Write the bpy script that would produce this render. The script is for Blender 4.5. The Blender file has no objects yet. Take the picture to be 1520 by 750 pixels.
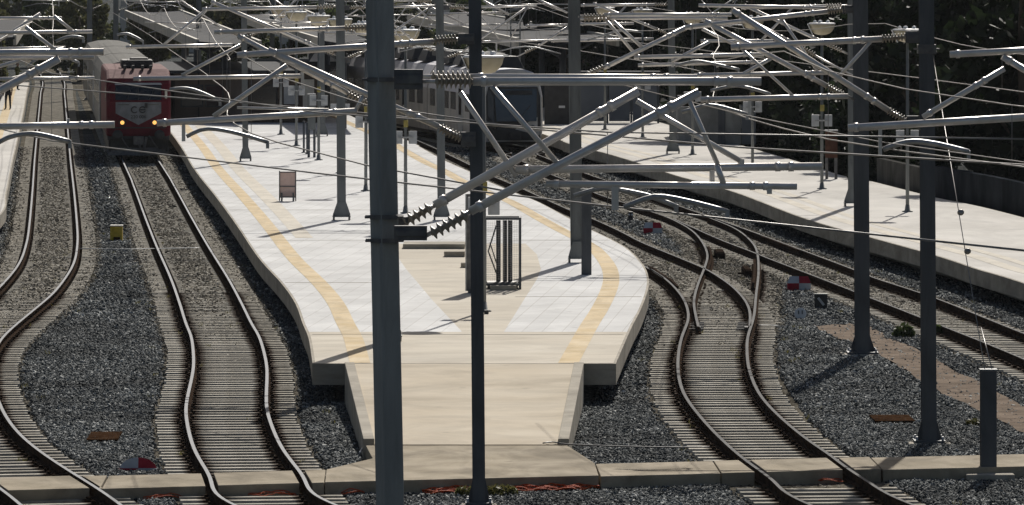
import bpy, math, random
import numpy as np
from mathutils import Vector, Matrix
R = math.radians
SC = bpy.context.scene
COL = SC.collection
rng = random.Random(7)
# ---------------------------------------------------------------- measured view
F, H, YH, CX = 8700.0, 8.3, -55.0, 760.0      # focal length (px of the 1520 wide photo), eye height above rail, horizon row

def G(px, py, z=0.0):
    """point on the level plane at height z"""
    d = F*(H-z)/(py-YH)
    return Vector(((px-CX)*d/F, d, z))

def D(px, py, d, off=0.0):
    """point at distance d"""
    return Vector(((px-CX)*d/F, d+off, H-(py-YH)*d/F))

# ---------------------------------------------------------------- materials
MATS = {}
def new_mat(name, base=(.5,.5,.5), rough=.7, metal=0.0, spec=.5):
    m = bpy.data.materials.new(name); m.use_nodes = True
    b = m.node_tree.nodes['Principled BSDF']
    b.inputs['Base Color'].default_value = (*base, 1)
    b.inputs['Roughness'].default_value = rough
    b.inputs['Metallic'].default_value = metal
    b.inputs['Specular IOR Level'].default_value = spec
    MATS[name] = m
    return m, m.node_tree, b

def stain_mul(t, tc, col, b, scale, dark, stretch=(1,1,1), spots=0.0):
    """worn patches and blotches with an irregular outline, plus small scattered spots"""
    n,l=t.nodes,t.links
    mp=n.new('ShaderNodeMapping'); mp.inputs['Scale'].default_value=stretch; mp.inputs['Location'].default_value=(3.7,1.9,.3); l.new(tc.outputs['Object'],mp.inputs['Vector'])
    a=n.new('ShaderNodeTexNoise'); a.inputs['Scale'].default_value=scale; a.inputs['Detail'].default_value=10; a.inputs['Roughness'].default_value=.68; a.inputs['Distortion'].default_value=.8
    l.new(mp.outputs['Vector'],a.inputs['Vector'])
    r=n.new('ShaderNodeMapRange'); r.inputs['From Min'].default_value=.36; r.inputs['From Max'].default_value=.60; r.inputs['To Min'].default_value=dark; r.inputs['To Max'].default_value=1.04
    l.new(a.outputs['Fac'],r.inputs['Value'])
    m=n.new('ShaderNodeMix'); m.data_type='RGBA'; m.blend_type='MULTIPLY'; m.inputs['Factor'].default_value=1
    l.new(col,m.inputs['A']); l.new(r.outputs['Result'],m.inputs['B']); out=m.outputs['Result']
    if spots:
        v=n.new('ShaderNodeTexVoronoi'); v.inputs['Scale'].default_value=1.1; l.new(tc.outputs['Object'],v.inputs['Vector'])
        sr=n.new('ShaderNodeMapRange'); sr.inputs['From Min'].default_value=.05; sr.inputs['From Max'].default_value=.11; sr.inputs['To Min'].default_value=1-spots; sr.inputs['To Max'].default_value=1
        l.new(v.outputs['Distance'],sr.inputs['Value'])
        m2=n.new('ShaderNodeMix'); m2.data_type='RGBA'; m2.blend_type='MULTIPLY'; m2.inputs['Factor'].default_value=1
        l.new(out,m2.inputs['A']); l.new(sr.outputs['Result'],m2.inputs['B']); out=m2.outputs['Result']
    l.new(out,b.inputs['Base Color'])

def noisy(name, c1, c2, scale=4.0, rough=.75, metal=0.0, bump=0.0, bscale=None, detail=5, stretch=(1,1,1), spec=.5, contrast=(.35,.65), rvar=0.0, stain=None):
    m, t, b = new_mat(name, c1, rough, metal, spec)
    n = t.nodes; l = t.links
    tc = n.new('ShaderNodeTexCoord'); mp = n.new('ShaderNodeMapping'); mp.inputs['Scale'].default_value = stretch
    l.new(tc.outputs['Object'], mp.inputs['Vector'])
    nz = n.new('ShaderNodeTexNoise'); nz.inputs['Scale'].default_value = scale; nz.inputs['Detail'].default_value = detail
    l.new(mp.outputs['Vector'], nz.inputs['Vector'])
    cr = n.new('ShaderNodeValToRGB')
    cr.color_ramp.elements[0].position = contrast[0]; cr.color_ramp.elements[0].color = (*c1, 1)
    cr.color_ramp.elements[1].position = contrast[1]; cr.color_ramp.elements[1].color = (*c2, 1)
    l.new(nz.outputs['Fac'], cr.inputs['Fac']); l.new(cr.outputs['Color'], b.inputs['Base Color'])
    if stain: stain_mul(t, tc, cr.outputs['Color'], b, *stain)
    if rvar:
        mr = n.new('ShaderNodeMapRange'); mr.inputs['To Min'].default_value = rough-rvar; mr.inputs['To Max'].default_value = rough+rvar
        l.new(nz.outputs['Fac'], mr.inputs['Value']); l.new(mr.outputs['Result'], b.inputs['Roughness'])
    if bump:
        nb = n.new('ShaderNodeTexNoise'); nb.inputs['Scale'].default_value = bscale or scale*6; nb.inputs['Detail'].default_value = 4
        l.new(mp.outputs['Vector'], nb.inputs['Vector'])
        bp = n.new('ShaderNodeBump'); bp.inputs['Strength'].default_value = bump; bp.inputs['Distance'].default_value = .02
        l.new(nb.outputs['Fac'], bp.inputs['Height']); l.new(bp.outputs['Normal'], b.inputs['Normal'])
    return m

M_mast = noisy('mast_paint', (.135,.148,.152), (.205,.218,.218), 2.0, .6, .15, .08, 30, stretch=(1,1,.22), rvar=.08, detail=9, stain=(2.2,.70,(1.5,1.5,.18)))
M_mastd = noisy('mast_paint_dark', (.062,.070,.082), (.10,.11,.122), 2.0, .62, .15, .08, 30, stretch=(1,1,.22), detail=9, stain=(2.2,.68,(1.5,1.5,.18)))
M_mastl = noisy('mast_paint_grey', (.235,.25,.247), (.33,.345,.338), 2.0, .65, .0, .08, 30, stretch=(1,1,.22), rvar=.08, detail=9, spec=.3, stain=(2.2,.72,(1.5,1.5,.18)))
M_tube = noisy('aluminium_tube', (.64,.61,.58), (.76,.73,.70), 5, .33, .5, .03, 60, rvar=.08, spec=.8)
M_galv = noisy('galvanised_steel', (.30,.31,.32), (.45,.45,.45), 8, .5, .8, .05, 40)
M_bracket = noisy('bracket_steel', (.10,.10,.105), (.17,.165,.16), 8, .55, .5)
M_ins = noisy('insulator_glaze', (.30,.25,.185), (.42,.36,.28), 9, .4, 0, spec=.5)
M_wire = noisy('copper_wire', (.20,.19,.18), (.32,.31,.30), 3, .45, .8)
M_rail = noisy('rail_rust', (.022,.018,.016), (.060,.040,.028), 6, .95, 0, .1, 50, spec=.0)
M_railtop = noisy('rail_running_face', (.09,.09,.092), (.15,.148,.145), 3, .8, 0, stretch=(1,.2,1), rvar=.06, spec=.05)
M_railpol = noisy('rail_running_face_polished', (.15,.157,.17), (.22,.228,.245), 3, .7, 0, stretch=(1,.2,1), rvar=.06, spec=.2)
M_sleeper = noisy('sleeper_concrete', (.36,.333,.282), (.60,.562,.485), 3.5, .92, 0, .25, 40, spec=.05)
def rail_seat_stain(m):
    t=m.node_tree; n,l=t.nodes,t.links; b=n['Principled BSDF']; src=b.inputs['Base Color'].links[0].from_socket
    tc=n.new('ShaderNodeTexCoord'); sp=n.new('ShaderNodeSeparateXYZ'); l.new(tc.outputs['Object'],sp.inputs['Vector'])
    a=n.new('ShaderNodeMath'); a.operation='ABSOLUTE'; l.new(sp.outputs['X'],a.inputs[0])
    s=n.new('ShaderNodeMath'); s.operation='SUBTRACT'; s.inputs[1].default_value=.7525; l.new(a.outputs[0],s.inputs[0])
    a2=n.new('ShaderNodeMath'); a2.operation='ABSOLUTE'; l.new(s.outputs[0],a2.inputs[0])
    nz=n.new('ShaderNodeTexNoise'); nz.inputs['Scale'].default_value=9; l.new(tc.outputs['Object'],nz.inputs['Vector'])
    mm=n.new('ShaderNodeMath'); mm.operation='MULTIPLY_ADD'; mm.inputs[1].default_value=.16; mm.inputs[2].default_value=-.08; l.new(nz.outputs['Fac'],mm.inputs[0])
    ad=n.new('ShaderNodeMath'); l.new(a2.outputs[0],ad.inputs[0]); l.new(mm.outputs[0],ad.inputs[1])
    r=n.new('ShaderNodeMapRange'); r.inputs['From Min'].default_value=.19; r.inputs['From Max'].default_value=.29; r.inputs['To Min'].default_value=.0; r.inputs['To Max'].default_value=1; l.new(ad.outputs[0],r.inputs['Value'])
    oi=n.new('ShaderNodeObjectInfo'); rr=n.new('ShaderNodeMapRange'); rr.inputs['To Min'].default_value=.68; rr.inputs['To Max'].default_value=1.05; l.new(oi.outputs['Random'],rr.inputs['Value'])
    mv=n.new('ShaderNodeMix'); mv.data_type='RGBA'; mv.blend_type='MULTIPLY'; mv.inputs['Factor'].default_value=1; l.new(src,mv.inputs['A']); l.new(rr.outputs['Result'],mv.inputs['B'])
    mx=n.new('ShaderNodeMix'); mx.data_type='RGBA'; mx.inputs['A'].default_value=(.055,.036,.024,1); l.new(mv.outputs['Result'],mx.inputs['B']); l.new(r.outputs['Result'],mx.inputs['Factor']); l.new(mx.outputs['Result'],b.inputs['Base Color'])
M_sleeperm = M_sleeper.copy(); M_sleeperm.name='sleeper_concrete_far'
rail_seat_stain(M_sleeper)
M_fast = noisy('fastening_iron', (.020,.015,.012), (.045,.032,.024), 20, .95, spec=.0)
M_conc = noisy('concrete', (.36,.325,.265), (.48,.44,.37), 1.2, .9, 0, .12, 30, contrast=(.3,.7), spec=.1, stain=(.7,.72,(1,1,3)))
M_walk = noisy('walkway_concrete', (.31,.265,.195), (.46,.40,.31), 1.0, .92, 0, .25, 30, detail=10, contrast=(.3,.7), spec=.05, stain=(.9,.62,(1,.5,1),.25))
M_beige = noisy('ramp_screed', (.55,.475,.365), (.63,.56,.45), .9, .92, 0, .08, 40, detail=9, stretch=(.5,.9,1), contrast=(.3,.7), spec=.08, stain=(.55,.78,(.55,.9,1),.16))
M_screed = noisy('deck_screed', (.59,.535,.445), (.66,.61,.52), .9, .92, 0, .08, 40, detail=9, stretch=(.5,.9,1), contrast=(.3,.7), spec=.05, stain=(.6,.84,(.6,.9,1),.14))
M_pavr = noisy('side_platform_paving', (.60,.575,.53), (.69,.665,.62), .5, .92, 0, .06, 30, detail=9, stretch=(1.2,.5,1), contrast=(.3,.7), spec=.05, stain=(.4,.85,(1.2,.4,1),.15))
M_yellow = noisy('tactile_yellow', (.65,.515,.32), (.73,.61,.43), 1.2, .9, 0, .3, 26, detail=9, spec=.05, stain=(1.3,.84,(1,.35,1),.2))
M_cream = noisy('tactile_cream', (.65,.60,.51), (.71,.665,.58), 1.5, .9, 0, .3, 26, detail=9, spec=.05, stain=(1.3,.86,(1,.35,1),.2))
M_roof = noisy('canopy_roof_sheet', (.035,.037,.042), (.055,.058,.064), 1.5, .85, 0, stretch=(6,.3,1), spec=.1)
M_fascia = noisy('canopy_fascia', (.40,.37,.31), (.52,.48,.41), 1.2, .7)
M_dark = noisy('dark_void', (.015,.016,.018), (.03,.03,.032), 3, .8)
M_brown = noisy('kiosk_cladding', (.075,.055,.045), (.115,.085,.068), .9, .7, stretch=(3,3,.5))
M_glass, _t, _b = new_mat('dark_glass', (.012,.016,.022), .08, 0, .6)
M_glassb, _t, _b = new_mat('blue_glass', (.035,.052,.072), .12, 0, .7)
M_red = noisy('loco_red', (.105,.006,.014), (.15,.011,.022), 1.5, .62, 0, spec=.18, rvar=.08, stain=(1.2,.6,(1,1,.5)))
M_pink = noisy('loco_roof_faded', (.16,.085,.082), (.22,.13,.125), 2.5, .85, spec=.1)
M_white = noisy('white_paint', (.62,.63,.64), (.72,.73,.74), 3, .5)
M_offwhite = noisy('off_white_paint', (.60,.57,.50), (.70,.67,.60), 3, .6)
M_black = noisy('black_paint', (.018,.018,.02), (.035,.035,.036), 4, .6)
M_coach = noisy('coach_side', (.19,.19,.185), (.26,.255,.245), 1.0, .55, .2, stretch=(1,.4,2))
M_silver = noisy('railcar_silver', (.42,.41,.395), (.58,.565,.545), .9, .42, .15, stretch=(1,2.2,.25))
M_lilac = noisy('railcar_roof', (.58,.57,.60), (.68,.67,.70), 1.2, .5, 0, spec=.3)
M_bowl = noisy('lamp_bowl', (.50,.43,.29), (.62,.55,.40), 3, .5)
M_plate = noisy('sign_plate_grey', (.42,.43,.44), (.52,.53,.54), 3, .5, .2)
M_signyel = noisy('signal_yellow', (.42,.30,.02), (.58,.42,.04), 9, .65, contrast=(.3,.6))
M_signred = noisy('marker_red', (.30,.010,.028), (.40,.025,.045), 5, .7, spec=.2)
M_signblu = noisy('marker_white', (.42,.45,.49), (.52,.55,.59), 5, .7, spec=.2)
M_rust = noisy('rusty_cover', (.035,.019,.011), (.075,.042,.024), 5, .97, 0, .3, 30, spec=.0, stain=(3,.5))
M_orange = noisy('orange_netting', (.42,.05,.007), (.58,.10,.015), 14, .8, 0, .4, 60)
M_path = noisy('clay_path', (.15,.115,.088), (.255,.20,.155), 1.6, .97, 0, .5, 25, detail=10, spec=.02, stain=(.8,.7,(1,.6,1),.2))
M_house = noisy('house_render', (.50,.47,.42), (.60,.57,.52), .6, .9)
M_tile = noisy('roof_tiles', (.30,.12,.07), (.40,.18,.11), 1.5, .85, stretch=(1,5,1))
M_bark = noisy('bark', (.06,.045,.03), (.12,.09,.065), 5, .95, 0, .5, 20, stretch=(1,1,.2))
M_skin, _t, _b = new_mat('skin', (.42,.25,.18), .6)
M_shirt, _t, _b = new_mat('olive_shirt', (.10,.11,.03), .9)
M_cloth, _t, _b = new_mat('dark_cloth', (.02,.02,.024), .9)
M_hair, _t, _b = new_mat('hair', (.015,.012,.01), .6)
M_pinkmesh = noisy('pink_panel', (.70,.50,.43), (.78,.58,.51), 6, .8)
M_brownsign = noisy('brown_sign', (.07,.03,.02), (.12,.055,.035), 7, .8, spec=.2)
M_hall = noisy('wall_grey', (.27,.27,.26), (.36,.36,.345), .7, .9, 0, .1, 20, spec=.1, stain=(.8,.6,(1,1,.4)))
M_backwall = noisy('wall_shaded_grey', (.075,.074,.07), (.115,.113,.106), .7, .92, 0, .2, 20, spec=.0, stain=(.5,.5,(1,1,.4)))  # darker copy of the wall grey, its shade put into the colour
M_backblue = noisy('wall_shaded_blue', (.022,.026,.031), (.04,.045,.053), .7, .92, 0, .2, 20, spec=.0, stain=(.5,.5,(1,1,.4)))  # dark blue of the shaded stretch is painted into the wall colour
M_bluewall = noisy('wall_bluegrey', (.12,.135,.155), (.17,.185,.205), .7, .85, 0, .1, 20)
M_dullyel = noisy('dull_yellow_box', (.33,.27,.08), (.42,.35,.12), 6, .8, spec=.1)
M_wind = noisy('window_reflection_grey', (.06,.062,.065), (.10,.10,.10), 1.5, .25)  # grey lifted to stand in for reflections on the railcar windows and pillar
M_litter, _t, _b = new_mat('litter_white', (.7,.7,.68), .8)
M_bluelit, _t, _b = new_mat('litter_blue', (.06,.13,.30), .6)
M_cable, _t, _b = new_mat('cable_rubber', (.03,.03,.03), .6)
M_cablew, _t, _b = new_mat('cable_white', (.6,.6,.6), .6)
M_lampon, _t, _b = new_mat('headlight_lit', (1,.75,.4), .3)
_b.inputs['Emission Color'].default_value = (1,.45,.10,1); _b.inputs['Emission Strength'].default_value = 1.3

def leaf_mat(name, c1, c2):
    m, t, b = new_mat(name, c1, .6, 0, .3)
    n, l = t.nodes, t.links
    g = n.new('ShaderNodeNewGeometry')
    cr = n.new('ShaderNodeValToRGB')
    cr.color_ramp.elements[0].color = (*c1,1); cr.color_ramp.elements[1].color = (*c2,1)
    l.new(g.outputs['Random Per Island'], cr.inputs['Fac']); l.new(cr.outputs['Color'], b.inputs['Base Color'])
    tr = n.new('ShaderNodeBsdfTranslucent'); l.new(cr.outputs['Color'], tr.inputs['Color'])
    mx = n.new('ShaderNodeMixShader'); mx.inputs['Fac'].default_value = .3
    l.new(b.outputs['BSDF'], mx.inputs[1]); l.new(tr.outputs['BSDF'], mx.inputs[2])
    l.new(mx.outputs['Shader'], n['Material Output'].inputs['Surface'])
    return m
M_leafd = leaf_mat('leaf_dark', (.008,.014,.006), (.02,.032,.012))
M_leafm = leaf_mat('leaf_mid', (.045,.065,.02), (.10,.13,.045))
M_leafo = leaf_mat('leaf_olive', (.07,.075,.03), (.16,.16,.07))
M_leafg = leaf_mat('leaf_bright', (.06,.10,.02), (.12,.17,.04))
M_weed = leaf_mat('weed_dry', (.10,.10,.03), (.19,.17,.06))

def ballast_mat(name, lo, hi, pale, warm=None):
    """stones: every island of the mesh gets a shade of its own"""
    m, t, b = new_mat(name, lo, .9, 0, .12)
    n, l = t.nodes, t.links
    g = n.new('ShaderNodeNewGeometry')
    cr = n.new('ShaderNodeValToRGB'); e = cr.color_ramp.elements
    e[0].color = (*lo,1); e[1].color = (*hi,1); e[1].position = .82
    p = e.new(.97); p.color = (*pale,1)
    l.new(g.outputs['Random Per Island'], cr.inputs['Fac'])
    tc = n.new('ShaderNodeTexCoord'); nz = n.new('ShaderNodeTexNoise'); nz.inputs['Scale'].default_value = .35; nz.inputs['Detail'].default_value = 6
    l.new(tc.outputs['Object'], nz.inputs['Vector'])
    mr = n.new('ShaderNodeMapRange'); mr.inputs['From Min'].default_value=.3; mr.inputs['From Max'].default_value=.7; mr.inputs['To Min'].default_value=.52; mr.inputs['To Max'].default_value=1.42
    l.new(nz.outputs['Fac'], mr.inputs['Value'])
    mx = n.new('ShaderNodeMix'); mx.data_type='RGBA'; mx.blend_type='MULTIPLY'; mx.inputs['Factor'].default_value=1
    l.new(cr.outputs['Color'], mx.inputs['A']); l.new(mr.outputs['Result'], mx.inputs['B'])
    l.new(mx.outputs['Result'], b.inputs['Base Color'])
    return m
M_stone = ballast_mat('ballast_stone', (.040,.045,.046), (.124,.133,.134), (.40,.405,.39))
M_stoneb = ballast_mat('ballast_stone_brown', (.072,.064,.050), (.180,.162,.128), (.33,.31,.27))
M_stoned = ballast_mat('ballast_stone_gap_shade', (.020,.017,.013), (.066,.056,.042), (.17,.155,.125))  # stones between near sleepers, gap shade put into their darker colour
M_stoner = ballast_mat('ballast_stone_rusty', (.022,.016,.011), (.062,.045,.030), (.12,.10,.08))

def ground_mat(name, a, bcol, c, sc):
    m, t, b = new_mat(name, a, .95, 0, .0)
    n, l = t.nodes, t.links
    tc = n.new('ShaderNodeTexCoord')
    v = n.new('ShaderNodeTexVoronoi'); v.inputs['Scale'].default_value = sc
    l.new(tc.outputs['Object'], v.inputs['Vector'])
    sp = n.new('ShaderNodeSeparateColor'); l.new(v.outputs['Color'], sp.inputs['Color'])
    cr = n.new('ShaderNodeValToRGB'); e = cr.color_ramp.elements
    e[0].color=(*a,1); e[1].color=(*bcol,1); e[1].position=.8; p=e.new(.97); p.color=(*c,1)
    l.new(sp.outputs['Red'], cr.inputs['Fac'])
    nz = n.new('ShaderNodeTexNoise'); nz.inputs['Scale'].default_value=.3; nz.inputs['Detail'].default_value=8
    l.new(tc.outputs['Object'], nz.inputs['Vector'])
    mr = n.new('ShaderNodeMapRange'); mr.inputs['From Min'].default_value=.3; mr.inputs['From Max'].default_value=.7; mr.inputs['To Min'].default_value=.6; mr.inputs['To Max'].default_value=1.35
    l.new(nz.outputs['Fac'], mr.inputs['Value'])
    mx = n.new('ShaderNodeMix'); mx.data_type='RGBA'; mx.blend_type='MULTIPLY'; mx.inputs['Factor'].default_value=1
    l.new(cr.outputs['Color'], mx.inputs['A']); l.new(mr.outputs['Result'], mx.inputs['B'])
    l.new(mx.outputs['Result'], b.inputs['Base Color'])
    bp = n.new('ShaderNodeBump'); bp.inputs['Strength'].default_value=.9; bp.inputs['Distance'].default_value=.04
    l.new(v.outputs['Distance'], bp.inputs['Height']); bp.invert=True
    l.new(bp.outputs['Normal'], b.inputs['Normal'])
    return m
M_ground = ground_mat('ballast_ground', (.036,.041,.041), (.10,.107,.106), (.26,.26,.25), 16)
M_bed = ground_mat('track_bed', (.070,.063,.050), (.168,.152,.122), (.29,.275,.24), 18)

def paving_mat():
    m, t, b = new_mat('platform_paving', (.66,.65,.63), .9, 0, .1)
    n, l = t.nodes, t.links
    tc = n.new('ShaderNodeTexCoord'); mp = n.new('ShaderNodeMapping'); mp.inputs['Rotation'].default_value=(0,0,R(-86)+math.pi)
    l.new(tc.outputs['Object'], mp.inputs['Vector'])
    br = n.new('ShaderNodeTexBrick'); br.inputs['Scale'].default_value=1; br.inputs['Brick Width'].default_value=2.4; br.inputs['Row Height'].default_value=.42
    br.inputs['Mortar Size'].default_value=.010; br.inputs['Mortar Smooth'].default_value=.3
    br.inputs['Color1'].default_value=(.70,.70,.69,1); br.inputs['Color2'].default_value=(.655,.653,.642,1); br.inputs['Mortar'].default_value=(.52,.505,.48,1)
    l.new(mp.outputs['Vector'], br.inputs['Vector'])
    nz = n.new('ShaderNodeTexNoise'); nz.inputs['Scale'].default_value=.55; nz.inputs['Detail'].default_value=9; nz.inputs['Roughness'].default_value=.65
    l.new(tc.outputs['Object'], nz.inputs['Vector'])
    mr = n.new('ShaderNodeMapRange'); mr.inputs['From Min'].default_value=.3; mr.inputs['From Max'].default_value=.7; mr.inputs['To Min'].default_value=.86; mr.inputs['To Max'].default_value=1.08
    l.new(nz.outputs['Fac'], mr.inputs['Value'])
    mx = n.new('ShaderNodeMix'); mx.data_type='RGBA'; mx.blend_type='MULTIPLY'; mx.inputs['Factor'].default_value=1
    l.new(br.outputs['Color'], mx.inputs['A']); l.new(mr.outputs['Result'], mx.inputs['B']); stain_mul(t, tc, mx.outputs['Result'], b, .45, .88, (1,.5,1), .22)
    return m
M_pave = paving_mat()

def band_mat(name, c1, c2, axis, period, rough=.5, metal=.2, duty=.25):
    """thin dark joints at a fixed pitch along one object axis (ribbed sheet, panel joints)"""
    m, t, b = new_mat(name, c1, rough, metal, .08)
    n, l = t.nodes, t.links
    tc = n.new('ShaderNodeTexCoord'); sp = n.new('ShaderNodeSeparateXYZ'); l.new(tc.outputs['Object'], sp.inputs['Vector'])
    d = n.new('ShaderNodeMath'); d.operation='DIVIDE'; d.inputs[1].default_value=period; l.new(sp.outputs[axis], d.inputs[0])
    fr = n.new('ShaderNodeMath'); fr.operation='FRACT'; l.new(d.outputs[0], fr.inputs[0])
    lt = n.new('ShaderNodeMath'); lt.operation='LESS_THAN'; lt.inputs[1].default_value=duty; l.new(fr.outputs[0], lt.inputs[0])
    nz = n.new('ShaderNodeTexNoise'); nz.inputs['Scale'].default_value=.8; nz.inputs['Detail'].default_value=7; l.new(tc.outputs['Object'], nz.inputs['Vector'])
    mr = n.new('ShaderNodeMapRange'); mr.inputs['From Min'].default_value=.3; mr.inputs['From Max'].default_value=.7; mr.inputs['To Min'].default_value=.75; mr.inputs['To Max'].default_value=1.15
    l.new(nz.outputs['Fac'], mr.inputs['Value'])
    mx = n.new('ShaderNodeMix'); mx.data_type='RGBA'; mx.inputs['A'].default_value=(*c1,1); mx.inputs['B'].default_value=(*c2,1); l.new(lt.outputs[0], mx.inputs['Factor'])
    m2 = n.new('ShaderNodeMix'); m2.data_type='RGBA'; m2.blend_type='MULTIPLY'; m2.inputs['Factor'].default_value=1
    l.new(mx.outputs['Result'], m2.inputs['A']); l.new(mr.outputs['Result'], m2.inputs['B']); l.new(m2.outputs['Result'], b.inputs['Base Color'])
    return m
M_coachroof = band_mat('coach_roof_ribbed', (.165,.162,.15), (.10,.098,.09), 'Y', .5, .85, 0, .3)
M_kioskp = band_mat('kiosk_panels', (.10,.075,.06), (.035,.028,.024), 'X', 1.2, .7, 0, .06)
M_sheet = band_mat('roof_sheet_seams', (.040,.043,.050), (.02,.021,.024), 'X', .9, .85, 0, .1)

# ---------------------------------------------------------------- mesh building
class MB:
    def __init__(s): s.v=[]; s.f=[]; s.mi=[]; s.sm=[]
    def add(s, vs, fs, mi=0, smooth=False):
        o=len(s.v); s.v += [tuple(v) for v in vs]
        for f in fs: s.f.append([o+i for i in f]); s.mi.append(mi); s.sm.append(smooth)
        return s
    def box(s, c, sz, rz=0.0, mi=0, tilt=None):
        x,y,z=[q/2 for q in sz]; M=Matrix.Rotation(rz,3,'Z')
        if tilt is not None: M = M @ tilt
        vs=[Vector(c)+M@Vector((sx*x,sy*y,sz_*z)) for sz_ in(-1,1) for sy in(-1,1) for sx in(-1,1)]
        return s.add(vs,[(0,2,3,1),(4,5,7,6),(0,1,5,4),(2,6,7,3),(0,4,6,2),(1,3,7,5)],mi)
    def prism(s, poly, z0, z1, mi=0):
        n=len(poly); vs=[(p[0],p[1],z0) for p in poly]+[(p[0],p[1],z1) for p in poly]
        fs=[tuple(reversed(range(n))),tuple(range(n,2*n))]+[(i,(i+1)%n,n+(i+1)%n,n+i) for i in range(n)]
        return s.add(vs,fs,mi)
    def tube(s, p0, p1, r, n=10, mi=0, r1=None, cap=True):
        return s.poly([p0,p1], r, n, mi, r1, cap)
    def poly(s, pts, r, n=10, mi=0, r1=None, cap=True):
        pts=[Vector(p) for p in pts]; N=len(pts); vs=[]; up=None
        for i,p in enumerate(pts):
            t=((pts[min(i+1,N-1)]-pts[max(i-1,0)])).normalized()
            if up is None:
                a=Vector((0,0,1)) if abs(t.z)<.9 else Vector((1,0,0)); up=(a-t*a.dot(t)).normalized()
            else: up=(up-t*up.dot(t)).normalized()
            sd=t.cross(up); rr=r if r1 is None else r+(r1-r)*i/(N-1)
            for k in range(n):
                a=2*math.pi*k/n; vs.append(p+(up*math.cos(a)+sd*math.sin(a))*rr)
        fs=[]
        for i in range(N-1):
            for k in range(n):
                a=i*n+k; b=i*n+(k+1)%n; fs.append((a,b,b+n,a+n))
        s.add(vs,fs,mi,True)
        if cap: 
            o=len(s.v)-len(vs)
            s.f.append([o+k for k in reversed(range(n))]); s.mi.append(mi); s.sm.append(False)
            s.f.append([o+(N-1)*n+k for k in range(n)]); s.mi.append(mi); s.sm.append(False)
        return s
    def lathe(s, p0, axis, prof, n=14, mi=0, smooth=True):
        """prof: (t along axis, radius)"""
        ax=Vector(axis).normalized(); a=Vector((0,0,1)) if abs(ax.z)<.9 else Vector((1,0,0))
        u=(a-ax*a.dot(ax)).normalized(); w=ax.cross(u); vs=[]; p0=Vector(p0)
        for t,r in prof:
            for k in range(n):
                an=2*math.pi*k/n; vs.append(p0+ax*t+(u*math.cos(an)+w*math.sin(an))*r)
        fs=[(i*n+k,i*n+(k+1)%n,(i+1)*n+(k+1)%n,(i+1)*n+k) for i in range(len(prof)-1) for k in range(n)]
        fs.append(tuple(reversed(range(n)))); fs.append(tuple((len(prof)-1)*n+k for k in range(n)))
        return s.add(vs,fs,mi,smooth)
    def build(s, name, mat, parent=None, bevel=0.0, at=None):
        org = WORLD(parent) if parent is not None else (Vector(at) if at is not None else Vector((0,0,0)))
        me=bpy.data.meshes.new(name)
        me.from_pydata([(v[0]-org.x,v[1]-org.y,v[2]-org.z) for v in s.v],[],s.f)
        for m in (mat if isinstance(mat,(list,tuple)) else [mat]): me.materials.append(m)
        me.polygons.foreach_set('material_index',s.mi); me.polygons.foreach_set('use_smooth',s.sm); me.update()
        o=bpy.data.objects.new(name,me); COL.objects.link(o)
        if parent is not None: o.parent=parent
        elif at is not None: o.location=org
        if bevel:
            b=o.modifiers.new('bevel','BEVEL'); b.width=bevel; b.segments=2; b.limit_method='ANGLE'; b.angle_limit=R(40)
        return o

def WORLD(o):
    v=Vector(o.location); p=o.parent
    while p is not None: v+=Vector(p.location); p=p.parent
    return v
def tag(o, label=None, cat=None, group=None, kind=None):
    if label: o['label']=label
    if cat: o['category']=cat
    if group: o['group']=group
    if kind: o['kind']=kind
    return o
def thing(name, loc, label, cat, group=None):
    o=bpy.data.objects.new(name,None); o.empty_display_size=.3; o.location=loc; COL.objects.link(o)
    return tag(o,label,cat,group)
KIDS={}
def copy_tree(o, parent=None):
    c=o.copy(); COL.objects.link(c)
    if parent is not None: c.parent=parent
    for ch in list(o.children): copy_tree(ch,c)
    return c
def spline(pts, step=.5):
    """Catmull-Rom through 3D points, resampled evenly"""
    P=[Vector(p) for p in pts]; P=[P[0]*2-P[1]]+P+[P[-1]*2-P[-2]]; out=[]
    for i in range(1,len(P)-2):
        p0,p1,p2,p3=P[i-1:i+3]; n=max(2,int((p2-p1).length/ .25))
        for k in range(n):
            t=k/n; out.append(.5*((2*p1)+(p2-p0)*t+(2*p0-5*p1+4*p2-p3)*t*t+(3*p1-p0-3*p2+p3)*t**3))
    out.append(P[-2]); res=[out[0]]; acc=0
    for a,b in zip(out,out[1:]):
        L=(b-a).length
        while acc+L>=step and L>1e-9:
            a=a+(b-a)*((step-acc)/L); res.append(a.copy()); L=(b-a).length; acc=0
        acc+=L
    return res
def smooth_line(pts, it=12):
    P=[p.copy() for p in pts]
    for _ in range(it):
        Q=[p.copy() for p in P]
        for i in range(1,len(P)-1): Q[i]=P[i]*.5+(P[i-1]+P[i+1])*.25
        P=Q
    return P
def offset_line(P, off):
    out=[]
    for i,p in enumerate(P):
        t=(P[min(i+1,len(P)-1)]-P[max(i-1,0)]).normalized(); out.append(p+Vector((-t.y,t.x,0))*off)
    return out
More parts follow.
